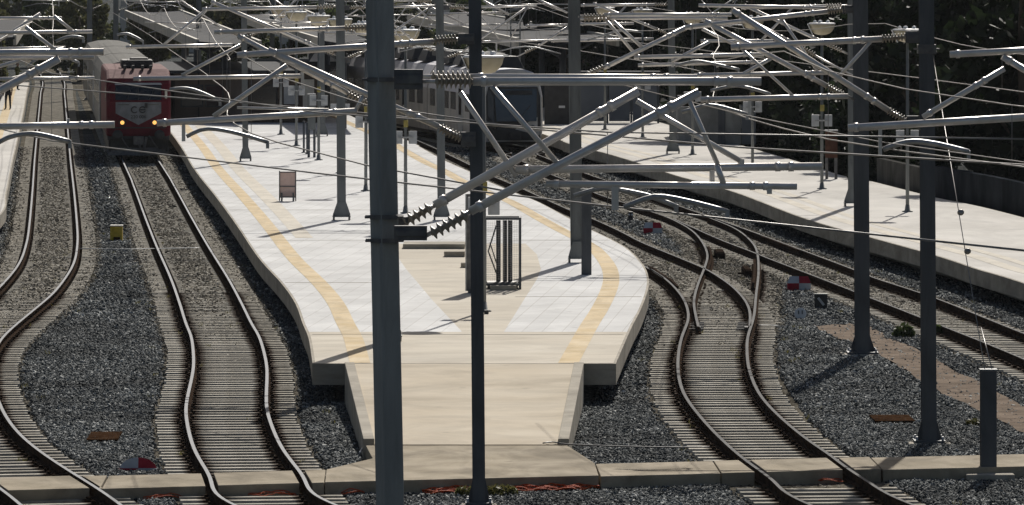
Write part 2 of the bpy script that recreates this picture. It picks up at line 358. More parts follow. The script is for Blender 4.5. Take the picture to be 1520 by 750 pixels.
def sweep(mb, P, prof, mis, cap=True):
    """profile of (x,z) across a level path"""
    n=len(prof); vs=[]
    for i,p in enumerate(P):
        t=(P[min(i+1,len(P)-1)]-P[max(i-1,0)]).normalized(); sd=Vector((t.y,-t.x,0))
        vs+=[p+sd*x+Vector((0,0,z)) for x,z in prof]
    o=len(mb.v); mb.v+=[tuple(v) for v in vs]
    for i in range(len(P)-1):
        for k in range(n):
            k2=(k+1)%n; mb.f.append([o+i*n+k,o+i*n+k2,o+(i+1)*n+k2,o+(i+1)*n+k]); mb.mi.append(mis[k]); mb.sm.append(False)
    if cap:
        mb.f.append([o+k for k in range(n)]); mb.mi.append(mis[-1]); mb.sm.append(False)
        mb.f.append([o+(len(P)-1)*n+k for k in reversed(range(n))]); mb.mi.append(mis[-1]); mb.sm.append(False)
# ================================================================ GROUND
ZG=-.26
mb=MB(); mb.add([(-900,20,ZG),(900,20,ZG),(900,3500,ZG),(-900,3500,ZG)],[(0,1,2,3)])
tag(mb.build('ground',M_ground),kind='structure')

# ---------------------------------------------------------------- platform outlines (functions of distance)
def edge_fn(px_list, z, ext_far=None, ext_near=None):
    pts=[G(x,y,z) for x,y in px_list]
    if ext_far: pts.insert(0,Vector((ext_far[0],ext_far[1],z)))
    if ext_near: pts.append(Vector((ext_near[0],ext_near[1],z)))
    P=smooth_line(spline(pts,.5),6); P.sort(key=lambda p:p.y)
    ys=np.array([p.y for p in P]); xs=np.array([p.x for p in P])
    return lambda d: np.interp(d,ys,xs)
ZP=.55
cL=edge_fn([(253,197),(287,250),(320,292),(350,333),(383,382),(417,420),(438,450),(449,480),(458,502),(464,540)],ZP,ext_far=(-28.0,420))
cR=edge_fn([(590,202),(616,214),(660,238),(698,255),(720,267),(767,287),(800,300),(847,325),(880,342),(907,355),(933,370),(955,393),(963,413),(961,433),(951,460),(938,485),(914,540)],ZP,ext_far=(-19.0,420))
DF=F*(H-ZP)/(540-YH)         # front edge of the island platform
lE=edge_fn([(48,106),(41,134),(36,163),(26,210),(19,240),(10,287),(0,320)],ZP,ext_near=(-14.9,150))
rE=edge_fn([(790,194),(834,210),(866,220),(900,228),(962,247),(1000,260),(1044,272),(1100,289),(1192,324),(1289,352),(1390,380),(1453,401),(1520,421)],ZP,ext_far=(-11.5,420),ext_near=(14.9,108))
rB=edge_fn([(1122,222),(1244,259),(1289,268),(1388,293),(1520,323)],ZP,ext_far=(-2.5,420),ext_near=(20.6,108))

def deck(name, ds, fa, fb, z0, z1, mat, parent, mi=0):
    mb=MB(); n=len(ds); vs=[]
    for d in ds:
        a,b=float(fa(d)),float(fb(d)); vs+=[(a,d,z0),(b,d,z0),(b,d,z1),(a,d,z1)]
    fs=[]
    for i in range(n-1):
        o=4*i; q=o+4
        fs+=[(o+3,o+2,q+2,q+3),(o,q,q+1,o+1),(o,o+3,q+3,q),(o+1,q+1,q+2,o+2)]
    fs+=[(0,1,2,3),(4*n-4,4*n-1,4*n-2,4*n-3)]
    mb.add(vs,fs); return mb.build(name,mat,parent)
def sheet(name, ds, fa, fb, z, mat, parent):
    mb=MB(); vs=[]
    for d in ds: vs+=[(float(fa(d)),d,z),(float(fb(d)),d,z)]
    mb.add(vs,[(2*i,2*i+1,2*i+3,2*i+2) for i in range(len(ds)-1)]); return mb.build(name,mat,parent)
ar=lambda a,b,s: list(np.linspace(a,b,max(2,int((b-a)/s)+1)))

cp=thing('station_platform',(-3,DF,0),'long pale island platform with a beige ramp at its near end, in the middle','platform','station platforms')
dsP=ar(DF,420,.8)
deck('platform_slab',dsP,cL,cR,.14,ZP,M_conc,cp)
deck('platform_wall',ar(DF+.9,420,1.2),lambda d:cL(d)+1.1,lambda d:cR(d)-1.1,-.3,.14-.003,M_conc,cp)
# teardrop of bare screed between the paved halves
td_y=[493,445,415,400,378,362]; td_l=[686,641,616,603,588,577]; td_r=[748,778,797,803,797,780]
td_d=[F*(H-ZP)/(y-YH) for y in td_y]
tl=[(x-CX)*d/F for x,d in zip(td_l,td_d)]; tr=[(x-CX)*d/F for x,d in zip(td_r,td_d)]
fTL=lambda d: np.interp(d,td_d,tl); fTR=lambda d: np.interp(d,td_d,tr)
d0=td_d[0]; d1=td_d[-1]
pave=sheet('paving',ar(d0,d1,.4),lambda d:cL(d)+.05,fTL,ZP+.004,M_pave,cp)
sheet('paving',ar(d0,d1,.4),fTR,lambda d:cR(d)-.05,ZP+.004,M_pave,cp)
sheet('paving',ar(d1,419,.8),lambda d:cL(d)+.05,lambda d:cR(d)-.05,ZP+.004,M_pave,cp)
sheet('screed',ar(DF+.05,d0,.6),lambda d:cL(d)+.05,lambda d:cR(d)-.05,ZP+.004,M_screed,cp)
sheet('screed',ar(d0,d1,.4),fTL,fTR,ZP+.0042,M_screed,cp)
sheet('tactile_strip',ar(DF+.1,418,.7),lambda d:cL(d)+.72,lambda d:cL(d)+1.12,ZP+.009,M_yellow,cp)
sheet('tactile_strip',ar(DF+.1,418,.7),lambda d:cR(d)-1.12,lambda d:cR(d)-.72,ZP+.009,M_yellow,cp)
sheet('guide_strip',ar(165,418,.8),lambda d:cL(d)+1.42,lambda d:cL(d)+1.92,ZP+.009,M_cream,cp)
# expansion joints across the deck
for y,a,b in ((357,0,1),(420,.0,.33),(441,.62,1),(497,0,1),(312,0,1),(275,0,1)):
    d=F*(H-ZP)/(y-YH); xa,xb=float(cL(d)),float(cR(d)); m_=MB()
    m_.box(((xa+(xb-xa)*(a+b)/2),d,ZP+.0075),((xb-xa)*(b-a)-.2,.09,.003)); m_.build('expansion_joint',M_conc,cp)
# ramp + kerbs
rmp=thing('access_ramp',(-.8,DF-6,0),'beige sloping ramp with low kerbs down from the island platform to the walkway','ramp')
def ZR(p,z): return Vector((p.x,p.y,z))
tA,tB=G(526,541,ZP),G(852,541,ZP); bA,bB=G(556,660,0),G(828,660,0)
tA.y=tB.y=DF-.003
mb=MB(); mb.add([ZR(tA,-.3),ZR(tB,-.3),ZR(bB,-.3),ZR(bA,-.3),ZR(tA,ZP),ZR(tB,ZP),ZR(bB,.0),ZR(bA,.0)],[(0,1,2,3),(4,7,6,5),(0,4,5,1),(1,5,6,2),(2,6,7,3),(3,7,4,0)])
mb.build('ramp_slab',M_beige,rmp)
def kerb(ta,ba,s):
    w=.19; mb=MB(); t0=ta; b0=ba
    def q(p,x,z): return Vector((p.x+x,p.y,z))
    mb.add([q(t0,0,-.3),q(t0,s*w,-.3),q(b0,s*w,-.3),q(b0,0,-.3),q(t0,0,ZP+.03),q(t0,s*w,ZP+.03),q(b0,s*w,.10),q(b0,0,.10)],[(0,1,2,3),(4,7,6,5),(0,4,5,1),(1,5,6,2),(2,6,7,3),(3,7,4,0)])
    mb.build('kerb',M_conc,rmp,.012)
kerb(tA+Vector((-.003,-.004,0)),bA+Vector((-.003,0,0)),-1); kerb(tB+Vector((.003,-.004,0)),bB+Vector((.003,0,0)),1)

lp=thing('station_platform',(-24,240,0),'pale platform with a yellow strip and two people, beside the leftmost track','platform','station platforms')
deck('platform_slab',ar(150,380,2),lambda d:lE(d)-7,lE,.14,ZP,M_conc,lp)
deck('platform_wall',ar(150.3,380,3),lambda d:lE(d)-6.9,lambda d:lE(d)-.5,-.3,.137,M_conc,lp)
sheet('paving',ar(150.1,379,2),lambda d:lE(d)-6.95,lambda d:lE(d)-.05,ZP+.004,M_pavr,lp)
sheet('tactile_strip',ar(150.1,379,2),lambda d:lE(d)-1.15,lambda d:lE(d)-.72,ZP+.009,M_yellow,lp)
rp=thing('station_platform',(8,190,0),'cream side platform running along the dark trees and low wall','platform','station platforms')
deck('platform_slab',ar(108,420,1),rE,rB,.14,ZP,M_conc,rp)
deck('platform_wall',ar(108.4,420,2),lambda d:rE(d)+1.15,lambda d:rB(d)-.1,-.3,.137,M_conc,rp)
sheet('paving',ar(108.1,419,1),lambda d:rE(d)+.05,lambda d:rB(d)-.05,ZP+.004,M_pavr,rp)
sheet('tactile_strip',ar(108.1,419,1),lambda d:rE(d)+.75,lambda d:rE(d)+1.15,ZP+.009,M_cream,rp)
sheet('guide_strip',ar(108.1,419,1),lambda d:rE(d)+1.45,lambda d:rE(d)+1.75,ZP+.009,M_cream,rp)

# ================================================================ TRACKS
PROF=[(-.031,0),(.031,0),(.033,-.035),(.012,-.052),(.012,-.135),(.070,-.155),(.070,-.172),(-.070,-.172),(-.070,-.155),(-.012,-.135),(-.012,-.052),(-.033,-.035)]
PMI=[1]+[0]*11
def railline(px, far=None, near=None, it=10, step=.5):
    pts=[G(x,y,0) for x,y in px]
    if far: pts.insert(0,Vector((*far,0)))
    if near: pts.append(Vector((*near,0)))
    return smooth_line(spline(pts,step),it)
def rail(line, parent, name='rail', top=None):
    mb=MB(); sweep(mb,line,PROF,PMI); return mb.build(name,[M_rail,top or M_railtop],parent)
# centre lines of the two left tracks, measured between their rails
T1c=railline([(77,114),(78,139),(78,175),(78,204),(78,238),(79,283),(79,333),(77,362),(68,393),(40,430),(14,452),(-20,478),(-50,504),(-66,535),(-69,560),(-57,610),(-32,649),(8,682),(52,712),(104,748)],far=(-45.5,560),near=(-3.2,70),it=30)
def mid(a,b): return [((x0+x1)/2,(y0+y1)/2) for (x0,y0),(x1,y1) in zip(a,b)]
L2=[(183,237),(200,273),(217,320),(237,367),(257,412),(270,450),(278,480),(286,500),(290,530),(289,550),(281,586),(278,609),(283,644),(292,671),(309,699),(320,720),(346,748)]
R2_=[(233,237),(254,273),(284,328),(306,367),(334,412),(355,450),(371,480),(383,500),(391,530),(394,553),(393,589),(394,612),(406,644),(420,671),(443,699),(462,720),(490,748)]
T2c=railline(mid(L2,R2_),far=(-32.5,452),near=(2.2,70),it=16)
R1near=[(1013,441),(1022,470),(1012,500),(1007,526),(1007,556),(1016,586),(1040,619),(1072,653),(1109,685),(1154,716),(1199,748)]
R2px=[(487,150),(550,181),(587,196),(618,208),(650,222),(698,245),(718,254),(730,261),(768,277),(846,312),(878,324),(920,343),(953,360),(1002,380),(1038,395),(1051,401),(1083,422),(1104,443),(1113,462),(1113,485)]
r2=railline(R2px,far=(-24,452))
r2o=[p for p in offset_line(r2,-1.505) if p.y>152]   # sign fixed below
if r2o[0].x>r2[0].x: r2o=[p for p in offset_line(r2,1.505) if p.y>152]
r1pts=r2o[::12]+[G(x,y) for x,y in [(960,396),(988,414)]+R1near]+[Vector((8.1,70,0))]
r1=smooth_line(spline(r1pts,.5),10)
r3=railline([(700,213),(748,229),(790,246),(820,260),(836,266),(882,286),(910,296),(930,302),(960,312),(994,324),(1024,340),(1041,357),(1050,377),(1047,394),(1036,422),(1030,447),(1033,469),(1037,486)],far=(-22.0,400))
r4=railline([(1000,325),(1038,342),(1072,357),(1117,374),(1139,383),(1207,409),(1287,440),(1399,484),(1520,533)],near=(12.6,95))
r6=railline([(748,212),(794,228),(824,240),(876,260),(914,272),(945,283),(1000,303),(1052,321),(1100,338),(1155,358),(1211,379),(1267,400),(1296,412),(1390,443),(1520,495)],far=(-20.5,400),near=(14.1,95))
r5=railline([(1052,323),(1089,338),(1111,354),(1123,371),(1126,402),(1122,440),(1119,470),(1110,500),(1109,526),(1113,552),(1128,586),(1158,619),(1199,653),(1232,675),(1256,694),(1301,722),(1354,749)],near=(9.7,70))
def xfn(line):
    P=sorted(line,key=lambda p:p.y); ys=np.array([p.y for p in P]); xs=np.array([p.x for p in P]); return lambda d: np.interp(d,ys,xs)
f1,f2,f3,f4,f5,f6=map(xfn,(r1,r2,r3,r4,r5,r6))
dj=F*H/(475-YH)         # where the two lines have joined
dk=F*H/(318-YH)
def T3x(d): return np.where(d>dj+6,(f1(d)+f2(d))/2,np.where(d<dj-3,(f1(d)+f5(d))/2,(f1(d)+f1(d)+1.5)/2))
def T4x(d): return np.where(d>dk,(f3(d)+f6(d))/2,(f4(d)+f6(d))/2)
def TCx(d): return (f3(d)+f5(d))/2
T3c=smooth_line([Vector((float(T3x(d)),d,0)) for d in ar(72,450,.5)],30)
T4c=smooth_line([Vector((float(T4x(d)),d,0)) for d in ar(96,400,.5)],20)
TCc=smooth_line([Vector((float(TCx(d)),d,0)) for d in ar(dj+1,dk-6,.5)],10)

def sleeper_mesh():
    mb=MB(); L=1.3; secs=[(-L,.105,.14,0),(-.95,.105,.14,0),(-.45,.09,.13,-.012),(.45,.09,.13,-.012),(.95,.105,.14,0),(L,.105,.14,0)]
    vs=[]
    for x,wt,wb,dz in secs: vs+=[(x,-wb,-.34),(x,wb,-.34),(x,wt,-.172+dz),(x,-wt,-.172+dz)]
    fs=[]
    for i in range(5):
        o=4*i
        for k in range(4): fs.append((o+k,o+(k+1)%4,o+4+(k+1)%4,o+4+k))
    fs+=[(0,3,2,1),(20,21,22,23)]
    mb.add(vs,fs)
    for sx in(-.7525,.7525):
        for q in(-.11,.11): mb.box((sx+q,0,-.158),(.07,.12,.03),mi=1)
    o=mb.build('sleeper',[M_sleeper,M_fast]); me=o.data; bpy.data.objects.remove(o); return me
SLP=sleeper_mesh()
vS=np.empty(len(SLP.vertices)*3); SLP.vertices.foreach_get('co',vS); vS=vS.reshape(-1,3)
fS=[list(p.vertices) for p in SLP.polygons]; mS=[p.material_index for p in SLP.polygons]
def lay_sleepers(root, centre, d0, d1, dz=0.0, pitch=.6, nind=100, skip=None):
    P=spline(centre[::4],pitch); org=WORLD(root)
    P=sorted(P,key=lambda p:p.y); sel=[]
    for i,p in enumerate(P):
        if not (d0<=p.y<=d1) or (skip and skip(p)): continue
        t=(P[min(i+1,len(P)-1)]-P[max(i-1,0)]).normalized()
        sel.append((p,math.atan2(t.y,t.x)-math.pi/2))
    vis=[(p,a) for p,a in sel if p.y>88]; rest=[q for q in sel if q not in vis[:nind]]
    for p,a in vis[:nind]:
        o=bpy.data.objects.new('sleeper',SLP); o.location=p-org+Vector((rng.uniform(-.03,.03),rng.uniform(-.012,.012),dz+rng.uniform(-.006,.004))); o.rotation_euler=(0,0,a+rng.uniform(-.006,.006)); o.parent=root; COL.objects.link(o)
    if rest:
        mb=MB()
        for p,a in rest:
            c,s=math.cos(a),math.sin(a); jz=dz+rng.uniform(-.006,.004)
            for f_,m_ in zip([0],[0]): pass
            o=len(mb.v); mb.v+=[(p.x+x*c-y*s,p.y+x*s+y*c,z+jz) for x,y,z in vS]
            for f_,m_ in zip(fS,mS): mb.f.append([o+i for i in f_]); mb.mi.append(m_); mb.sm.append(False)
        tag(mb.build('sleepers',[M_sleeperm,M_fast],root),kind='stuff')
GRP='railway tracks'
slab_skip=lambda p: 93.0<p.y<98.9
t1=thing('railway_track',(-12,100,0),'leftmost track, curving out of the picture and back past the yellow box','track',GRP)
rail(offset_line(T1c,.7525),t1,top=M_railpol); rail(offset_line(T1c,-.7525),t1,top=M_railpol); lay_sleepers(t1,T1c,72,440,skip=lambda p:93.2<p.y<95.9)
t2=thing('railway_track',(-5,100,0),'track with an S bend in front of the red locomotive','track',GRP)
rail(offset_line(T2c,.7525),t2,top=M_railpol); rail(offset_line(T2c,-.7525),t2,top=M_railpol); lay_sleepers(t2,T2c,72,330,skip=lambda p:93.4<p.y<96.6)
t3=thing('railway_track',(4,100,0),'track along the curved right edge of the island platform, running down past the ramp','track',GRP)
rail(r1,t3); rail(r2,t3); lay_sleepers(t3,T3c,72,400,skip=lambda p:94.6<p.y<98.2)
t4=thing('railway_track',(9,130,0),'rightmost track in front of the side platform, under the dark blue railcar','track',GRP)
rail(r4,t4); rail(r6,t4); lay_sleepers(t4,T4c,97,330)
t5=thing('railway_track',(5,150,0),'short connecting track crossing between the two right hand tracks','track',GRP)
rail(r3,t5); rail(r5,t5); lay_sleepers(t5,TCc,dj+2,dk-14,dz=-.02)
# guard rails and slide plates of the turnout
def guard(line_fn, da, db, off):
    L=[Vector((float(line_fn(d))+off,d,.012)) for d in ar(da,db,.5)]; mb=MB(); sweep(mb,L,PROF,[0]*12); mb.build('guard_rail',[M_rail,M_rail],t5)
dy=lambda y: F*H/(y-YH)
guard(f3,dy(400),dy(366),.11); guard(f5,dy(420),dy(385),-.11); guard(f1,dy(425),dy(396),.10); guard(f6,dy(372),dy(350),-.10)
for fx,s in ((f1,1),(f5,-1)):
    for k in range(5):
        d=dj-1.2+.6*k+ .3; m_=MB(); m_.box((float(fx(d))+s*.2,d,-.155),(.34,.16,.02)); m_.build('slide_plate',M_railtop,t5)
for y,x in ((489,1037),(489,1108)):
    p=G(x,y,-.1); m_=MB(); m_.box(p,(.10,.18,.12)); m_.build('blade_lock',M_black,t5,.01)

# brown ballast beds under the tracks
def bed(centre, w, z):
    mb=MB(); P=[p for p in centre if p.y>71]; L=offset_line(P,w); Rr=offset_line(P,-w); vs=[]
    for a,b in zip(L,Rr): vs+=[(a.x,a.y,z),(b.x,b.y,z)]
    mb.add(vs,[(2*i,2*i+1,2*i+3,2*i+2) for i in range(len(P)-1)])
    tag(mb.build('track_bed',M_bed),kind='structure')
bed(T1c,1.5,ZG+.020); bed(T2c,1.5,ZG+.024); bed(T3c,1.5,ZG+.028); bed(T4c,1.55,ZG+.032); bed(TCc,1.5,ZG+.036)

# ================================================================ WALKWAY ACROSS THE TRACKS
BK=lambda px: 708+(672-708)*px/1520.; FR=lambda px: 727+(690-727)*px/1520.
def lineD(fn):
    a=G(0,fn(0)); b=G(1520,fn(1520)); return lambda x: a.y+(b.y-a.y)*(x-a.x)/(b.x-a.x)
dB,dFn=lineD(BK),lineD(FR)
dFront=lambda x: dFn(x)
def cross(fx, fd):
    d=96.
    for _ in range(6): d=fd(float(fx(d)))
    return float(fx(d)),d
g1L,g1R=xfn(offset_line(T1c,.7525)),xfn(offset_line(T1c,-.7525))
if g1L(120)>g1R(120): g1L,g1R=g1R,g1L
g2L,g2R=xfn(offset_line(T2c,.7525)),xfn(offset_line(T2c,-.7525))
if g2L(120)>g2R(120): g2L,g2R=g2R,g2L
wk=[]
def panel(cutL, cutR, gl, gr, extra=None):
    bl,fl=(cross(cutL,dB),cross(cutL,dFn)) if callable(cutL) else ((cutL,dB(cutL)),(cutL+.05,dFn(cutL)))
    br,fr_=(cross(cutR,dB),cross(cutR,dFn)) if callable(cutR) else ((cutR,dB(cutR)),(cutR+.05,dFn(cutR)))
    wk.append([(fl[0]+gl,fl[1]),(fr_[0]-gr,fr_[1]),(br[0]-gr,br[1]),(bl[0]+gl,bl[1])])
gp=.10
panel(-16.0,g1L,0,gp); panel(g1L,g1R,gp,gp)
xj1=G(161,703).x; panel(g1R,xj1,gp,.015); panel(xj1,g2L,.015,gp); panel(g2L,g2R,gp,gp)
xj2=G(487,690).x; xj3=G(882,682).x; panel(g2R,xj2,gp,.015)
xj4=G(1057,679).x
panel(xj3,xj4,.015,.01); panel(xj4,f1,.01,gp); panel(f1,f5,gp,gp); xj5=G(1290,675).x; panel(f5,xj5,gp,.015); panel(xj5,11.0,.015,0)
pb=MB()
for q in wk: pb.prism(q,-.30,-.012+rng.uniform(-.012,.006))
a=G(556,661); b=G(834,661)
pb.prism([(xj2+.05,dFn(xj2)),(xj3+.03,dFn(xj3)),(xj3,dB(xj3)),(b.x+.1,b.y-.01),(a.x-.15,a.y-.01),(G(553,680).x,G(553,680).y),(xj2,dB(xj2))],-.30,-.004)
tag(pb.build('path',M_walk,bevel=.012),kind='structure')
# clay path on the right
cl=[(1207,487),(1280,485),(1312,500),(1370,528),(1420,556),(1520,606),(1560,630),(1560,668),(1520,647),(1450,612),(1370,572),(1300,525),(1240,505)]
cq=[]
for (x0,y0),(x1,y1) in zip(cl,cl[1:]+cl[:1]):
    for k in range(8): cq.append((x0+(x1-x0)*k/8+rng.uniform(-3,3),y0+(y1-y0)*k/8+rng.uniform(-2.2,2.2)))
cl=cq
mb=MB(); n=len(cl); mb.add([ZR(G(x,y,ZG),ZG+.06) for x,y in cl],[tuple(reversed(range(n)))])
tag(mb.build('footpath',M_path),kind='structure')

# ================================================================ BALLAST STONES
def inpoly(px,py,poly):
    c=np.zeros(len(px),bool); n=len(poly)
    for i in range(n):
        x0,y0=poly[i]; x1,y1=poly[(i+1)%n]
        k=((y0>py)!=(y1>py))&(px<(x1-x0)*(py-y0)/((y1-y0)+1e-12)+x0); c^=k
    return c
nr=np.random.default_rng(3)
def scatter(da,db,dens,size):
    xs0,xs1=-.0885*db-.6,.0885*db+.6
    N=int((db-da)*(xs1-xs0)*dens); x=nr.uniform(xs0,xs1,N); d=nr.uniform(da,db,N)
    ok=np.abs(x)<.0885*d+.5
    ok&=~((d>DF+.5)&(x>cL(d)+.45)&(x<cR(d)-.45))
    ok&=~((d>108)&(x>rE(d)+.9)); ok&=~((d>150)&(x<lE(d)-.3))
    ok&=~((d<=DF+.6)&(d>100.2)&(x>-3.2)&(x<1.35)&inpoly(x,d,[(tA.x-.2,DF+.6),(tB.x+.2,DF+.6),(bB.x+.2,100),(bA.x-.2,100)]))
    ok&=~((d<=dB(x)+.02)&(d>=dFn(x)-.02))
    ok&=~inpoly(x,d,[(xj2,dFn(xj2)),(xj3,dFn(xj3)),(b.x+.1,b.y+.05),(a.x-.15,a.y+.05)])
    fp=[(v.x,v.y) for v in (G(px_,py_,ZG) for px_,py_ in cl)]
    ok&=~(inpoly(x,d,fp)&(nr.uniform(size=N)>.2))
    x,d=x[ok],d[ok]
    tr=np.full(len(x),9.)
    for ln in (T1c,T2c,T3c,T4c,TCc):
        P=sorted(ln,key=lambda p:p.y); ys=np.array([p.y for p in P]); xs=np.array([p.x for p in P])
        sl=np.gradient(xs,ys) if len(ys)>2 else 0*xs; cs=1/np.sqrt(1+np.interp(d,ys,sl)**2)
        q=np.abs(x-np.interp(d,ys,xs))*cs; q[(d<ys[0])|(d>ys[-1])]=9; tr=np.minimum(tr,q)
    tr=np.where(tr<1.9,tr+nr.normal(0,.055,len(tr)),tr)
    rr=np.full(len(x),9.)
    for fx in (g1L,g1R,g2L,g2R,f1,f2,f3,f4,f5,f6): rr=np.minimum(rr,np.abs(x-fx(d)))
    keep=rr>.07; return x[keep],d[keep],tr[keep],np.full(keep.sum(),size),rr[keep]
parts=[scatter(86,112,380,.036),scatter(112,140,240,.040),scatter(140,185,120,.047),scatter(185,270,40,.06)]
x,d,tr,sz,rr_=[np.concatenate([p[i] for p in parts]) for i in range(5)]
rust=(tr<1.42)&(rr_<.30*nr.uniform(.6,1.3,len(x)))
tpl=np.array([(1,0,0),(-1,0,0),(0,1,0),(0,-1,0),(0,0,1),(0,0,-1)],float)
tf=np.array([(0,2,4),(2,1,4),(1,3,4),(3,0,4),(2,0,5),(1,2,5),(3,1,5),(0,3,5)])
def stones(name, sel, z0, mat):
    n=sel.sum(); s=sz[sel]*nr.uniform(.6,1.35,n)
    V=np.repeat(tpl[None],n,0)*nr.uniform(.55,1.2,(n,6,1))+nr.uniform(-.28,.28,(n,6,3))
    V*=np.array([1.15,1.0,.85]); q=nr.normal(size=(n,4)); q/=np.linalg.norm(q,axis=1)[:,None]
    w,a_,b_,c_=q.T
    Rm=np.stack([1-2*(b_*b_+c_*c_),2*(a_*b_-c_*w),2*(a_*c_+b_*w),2*(a_*b_+c_*w),1-2*(a_*a_+c_*c_),2*(b_*c_-a_*w),2*(a_*c_-b_*w),2*(b_*c_+a_*w),1-2*(a_*a_+b_*b_)],1).reshape(n,3,3)
    V=np.einsum('nij,nkj->nki',Rm,V)*s[:,None,None]
    zz=np.asarray(z0) if np.ndim(z0) and len(z0)==n else (np.broadcast_to(z0,x.shape)[sel] if np.ndim(z0) else np.full(n,z0))
    V+=np.stack([x[sel],d[sel],zz+nr.uniform(-.012,.012,n)],1)[:,None,:]
    Fc=(tf[None]+6*np.arange(n)[:,None,None]).reshape(-1,3)
    me=bpy.data.meshes.new(name); me.vertices.add(n*6); me.vertices.foreach_set('co',V.reshape(-1).astype(np.float32))
    me.loops.add(n*24); me.loops.foreach_set('vertex_index',Fc.reshape(-1).astype(np.int32))
    me.polygons.add(n*8); me.polygons.foreach_set('loop_start',np.arange(0,n*24,3,dtype=np.int32)); me.polygons.foreach_set('loop_total',np.full(n*8,3,np.int32))
    me.materials.append(mat); me.update(); me.validate()
    o=bpy.data.objects.new(name,me); COL.objects.link(o); return tag(o,kind='stuff')
stones('ballast',tr>=1.42,ZG+.03+.02*np.exp(-((tr-1.7)/.5)**2),M_stone)
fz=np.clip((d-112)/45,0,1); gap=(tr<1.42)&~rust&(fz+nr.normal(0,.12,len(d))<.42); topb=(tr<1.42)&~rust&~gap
stones('shaded_gap_ballast',gap,ZG-.004+.02*fz[gap],M_stoned)
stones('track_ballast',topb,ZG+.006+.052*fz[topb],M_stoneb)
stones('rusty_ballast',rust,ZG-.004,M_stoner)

def dry_grass(n):
    V=[]; x_,d_=[],[]
    for ln in (T1c,T2c,T3c,T4c):
        Q=[p for p in ln if 90<p.y<190]
        for _ in range(n):
            p=Q[int(nr.integers(len(Q)))]; s=nr.choice([-1,1])*nr.choice([.45,.95,1.5,1.8])+nr.normal(0,.08); x0,y0=p.x+s,p.y
            if (y0<DF and -3.2<x0<1.4 and y0>97) or dFn(x0)<y0<dB(x0): continue
            if y0>DF and cL(y0)<x0<cR(y0): continue
            for k in range(int(nr.integers(4,12))):
                a=nr.uniform(0,6.28); h_=nr.uniform(.03,.10); bx,by=x0+nr.normal(0,.04),y0+nr.normal(0,.06); tx,ty=bx+math.cos(a)*h_*.6,by+math.sin(a)*h_*.6
                V+=[(bx-.006,by,ZG+.02),(bx+.006,by,ZG+.02),(tx+.003,ty,ZG+.05+h_),(tx-.003,ty,ZG+.05+h_)]
    m=MB(); m.add(V,[(4*i,4*i+1,4*i+2,4*i+3) for i in range(len(V)//4)]); tag(m.build('dry_grass',M_weed),kind='stuff')
dry_grass(45)
# ================================================================ MASTS WITH CANTILEVERS
def insul(parent, p0, p1, r, n, name='insulator'):
    p0,p1=Vector(p0),Vector(p1); L=(p1-p0).length; prof=[(0,r*.35)]
    for k in range(n):
        a=L*k/n; s=L/n
        prof+=[(a+s*.15,r*.36),(a+s*.35,r*.98),(a+s*.5,r),(a+s*.72,r*.5),(a+s*.98,r*.36)]
    prof.append((L,r*.35))
    mb=MB(); mb.lathe(p0,p1-p0,prof,14); return mb.build(name,M_ins,parent)
def collar(mb, p, ax, r):
    ax=Vector(ax).normalized(); mb.tube(Vector(p)-ax*.03,Vector(p)+ax*.03,r,10)
def arm(parent, d, items):
    """cantilever: tubes in one part, its insulators and steady arm as sub-parts"""
    mb=MB(); subs=[]; bk=[]
    for it in items:
        k=it[0]
        if k=='T':
            _,x0,y0,x1,y1,r=it[:6]; a,b_=D(x0,y0,d),D(x1,y1,d); rr=r*d/F
            mb.tube(a,b_,rr,12)
            u=(b_-a).normalized(); collar(mb,a+u*.12,u,rr*1.25); 
            if (b_-a).length>1.2: collar(mb,b_-u*.35,u,rr*1.25); collar(mb,b_-u*.5,u,rr*1.2)
        elif k=='R':
            _,x0,y0,x1,y1,r=it[:6]; mb.tube(D(x0,y0,d),D(x1,y1,d),r*d/F,8)
        elif k=='B' and abs(it[3]-it[1])<15:
            _,x0,y0,x1,y1=it; a,b_=D(x0,y0,d),D(x1,y1,d); c=(a+b_)/2; mb.box(c,(abs(b_.x-a.x)*.75,.06,abs(b_.z-a.z)))
        elif k=='B': bk.append(it)
        elif k in 'IC': subs.append(it)
    o=mb.build('cantilever',M_tube,parent)
    for _,x0,y0,x1,y1 in bk:
        a,b_=D(x0,y0,d),D(x1,y1,d); c=(a+b_)/2; m2=MB(); m2.box(c,(abs(b_.x-a.x),.08,abs(b_.z-a.z)))
        m2.box(c,(abs(b_.x-a.x)*.88,.14,abs(b_.z-a.z)*.45)); m2.build('bracket',M_bracket,o,.006)
    for it in subs:
        if it[0]=='I':
            _,x0,y0,x1,y1,r,n=it; insul(o,D(x0,y0,d),D(x1,y1,d),r*d/F,n)
        else:
            _,pts,r=it; P=[D(x,y,d) for x,y in pts]; P=[q for q in spline(P,.12)]
            m2=MB(); m2.poly(P,r*d/F,8); e=P[-1]; m2.box(e+Vector((0,0,-.04)),(.05,.05,.12)); m2.build('steady_arm',M_galv,o)
    return o
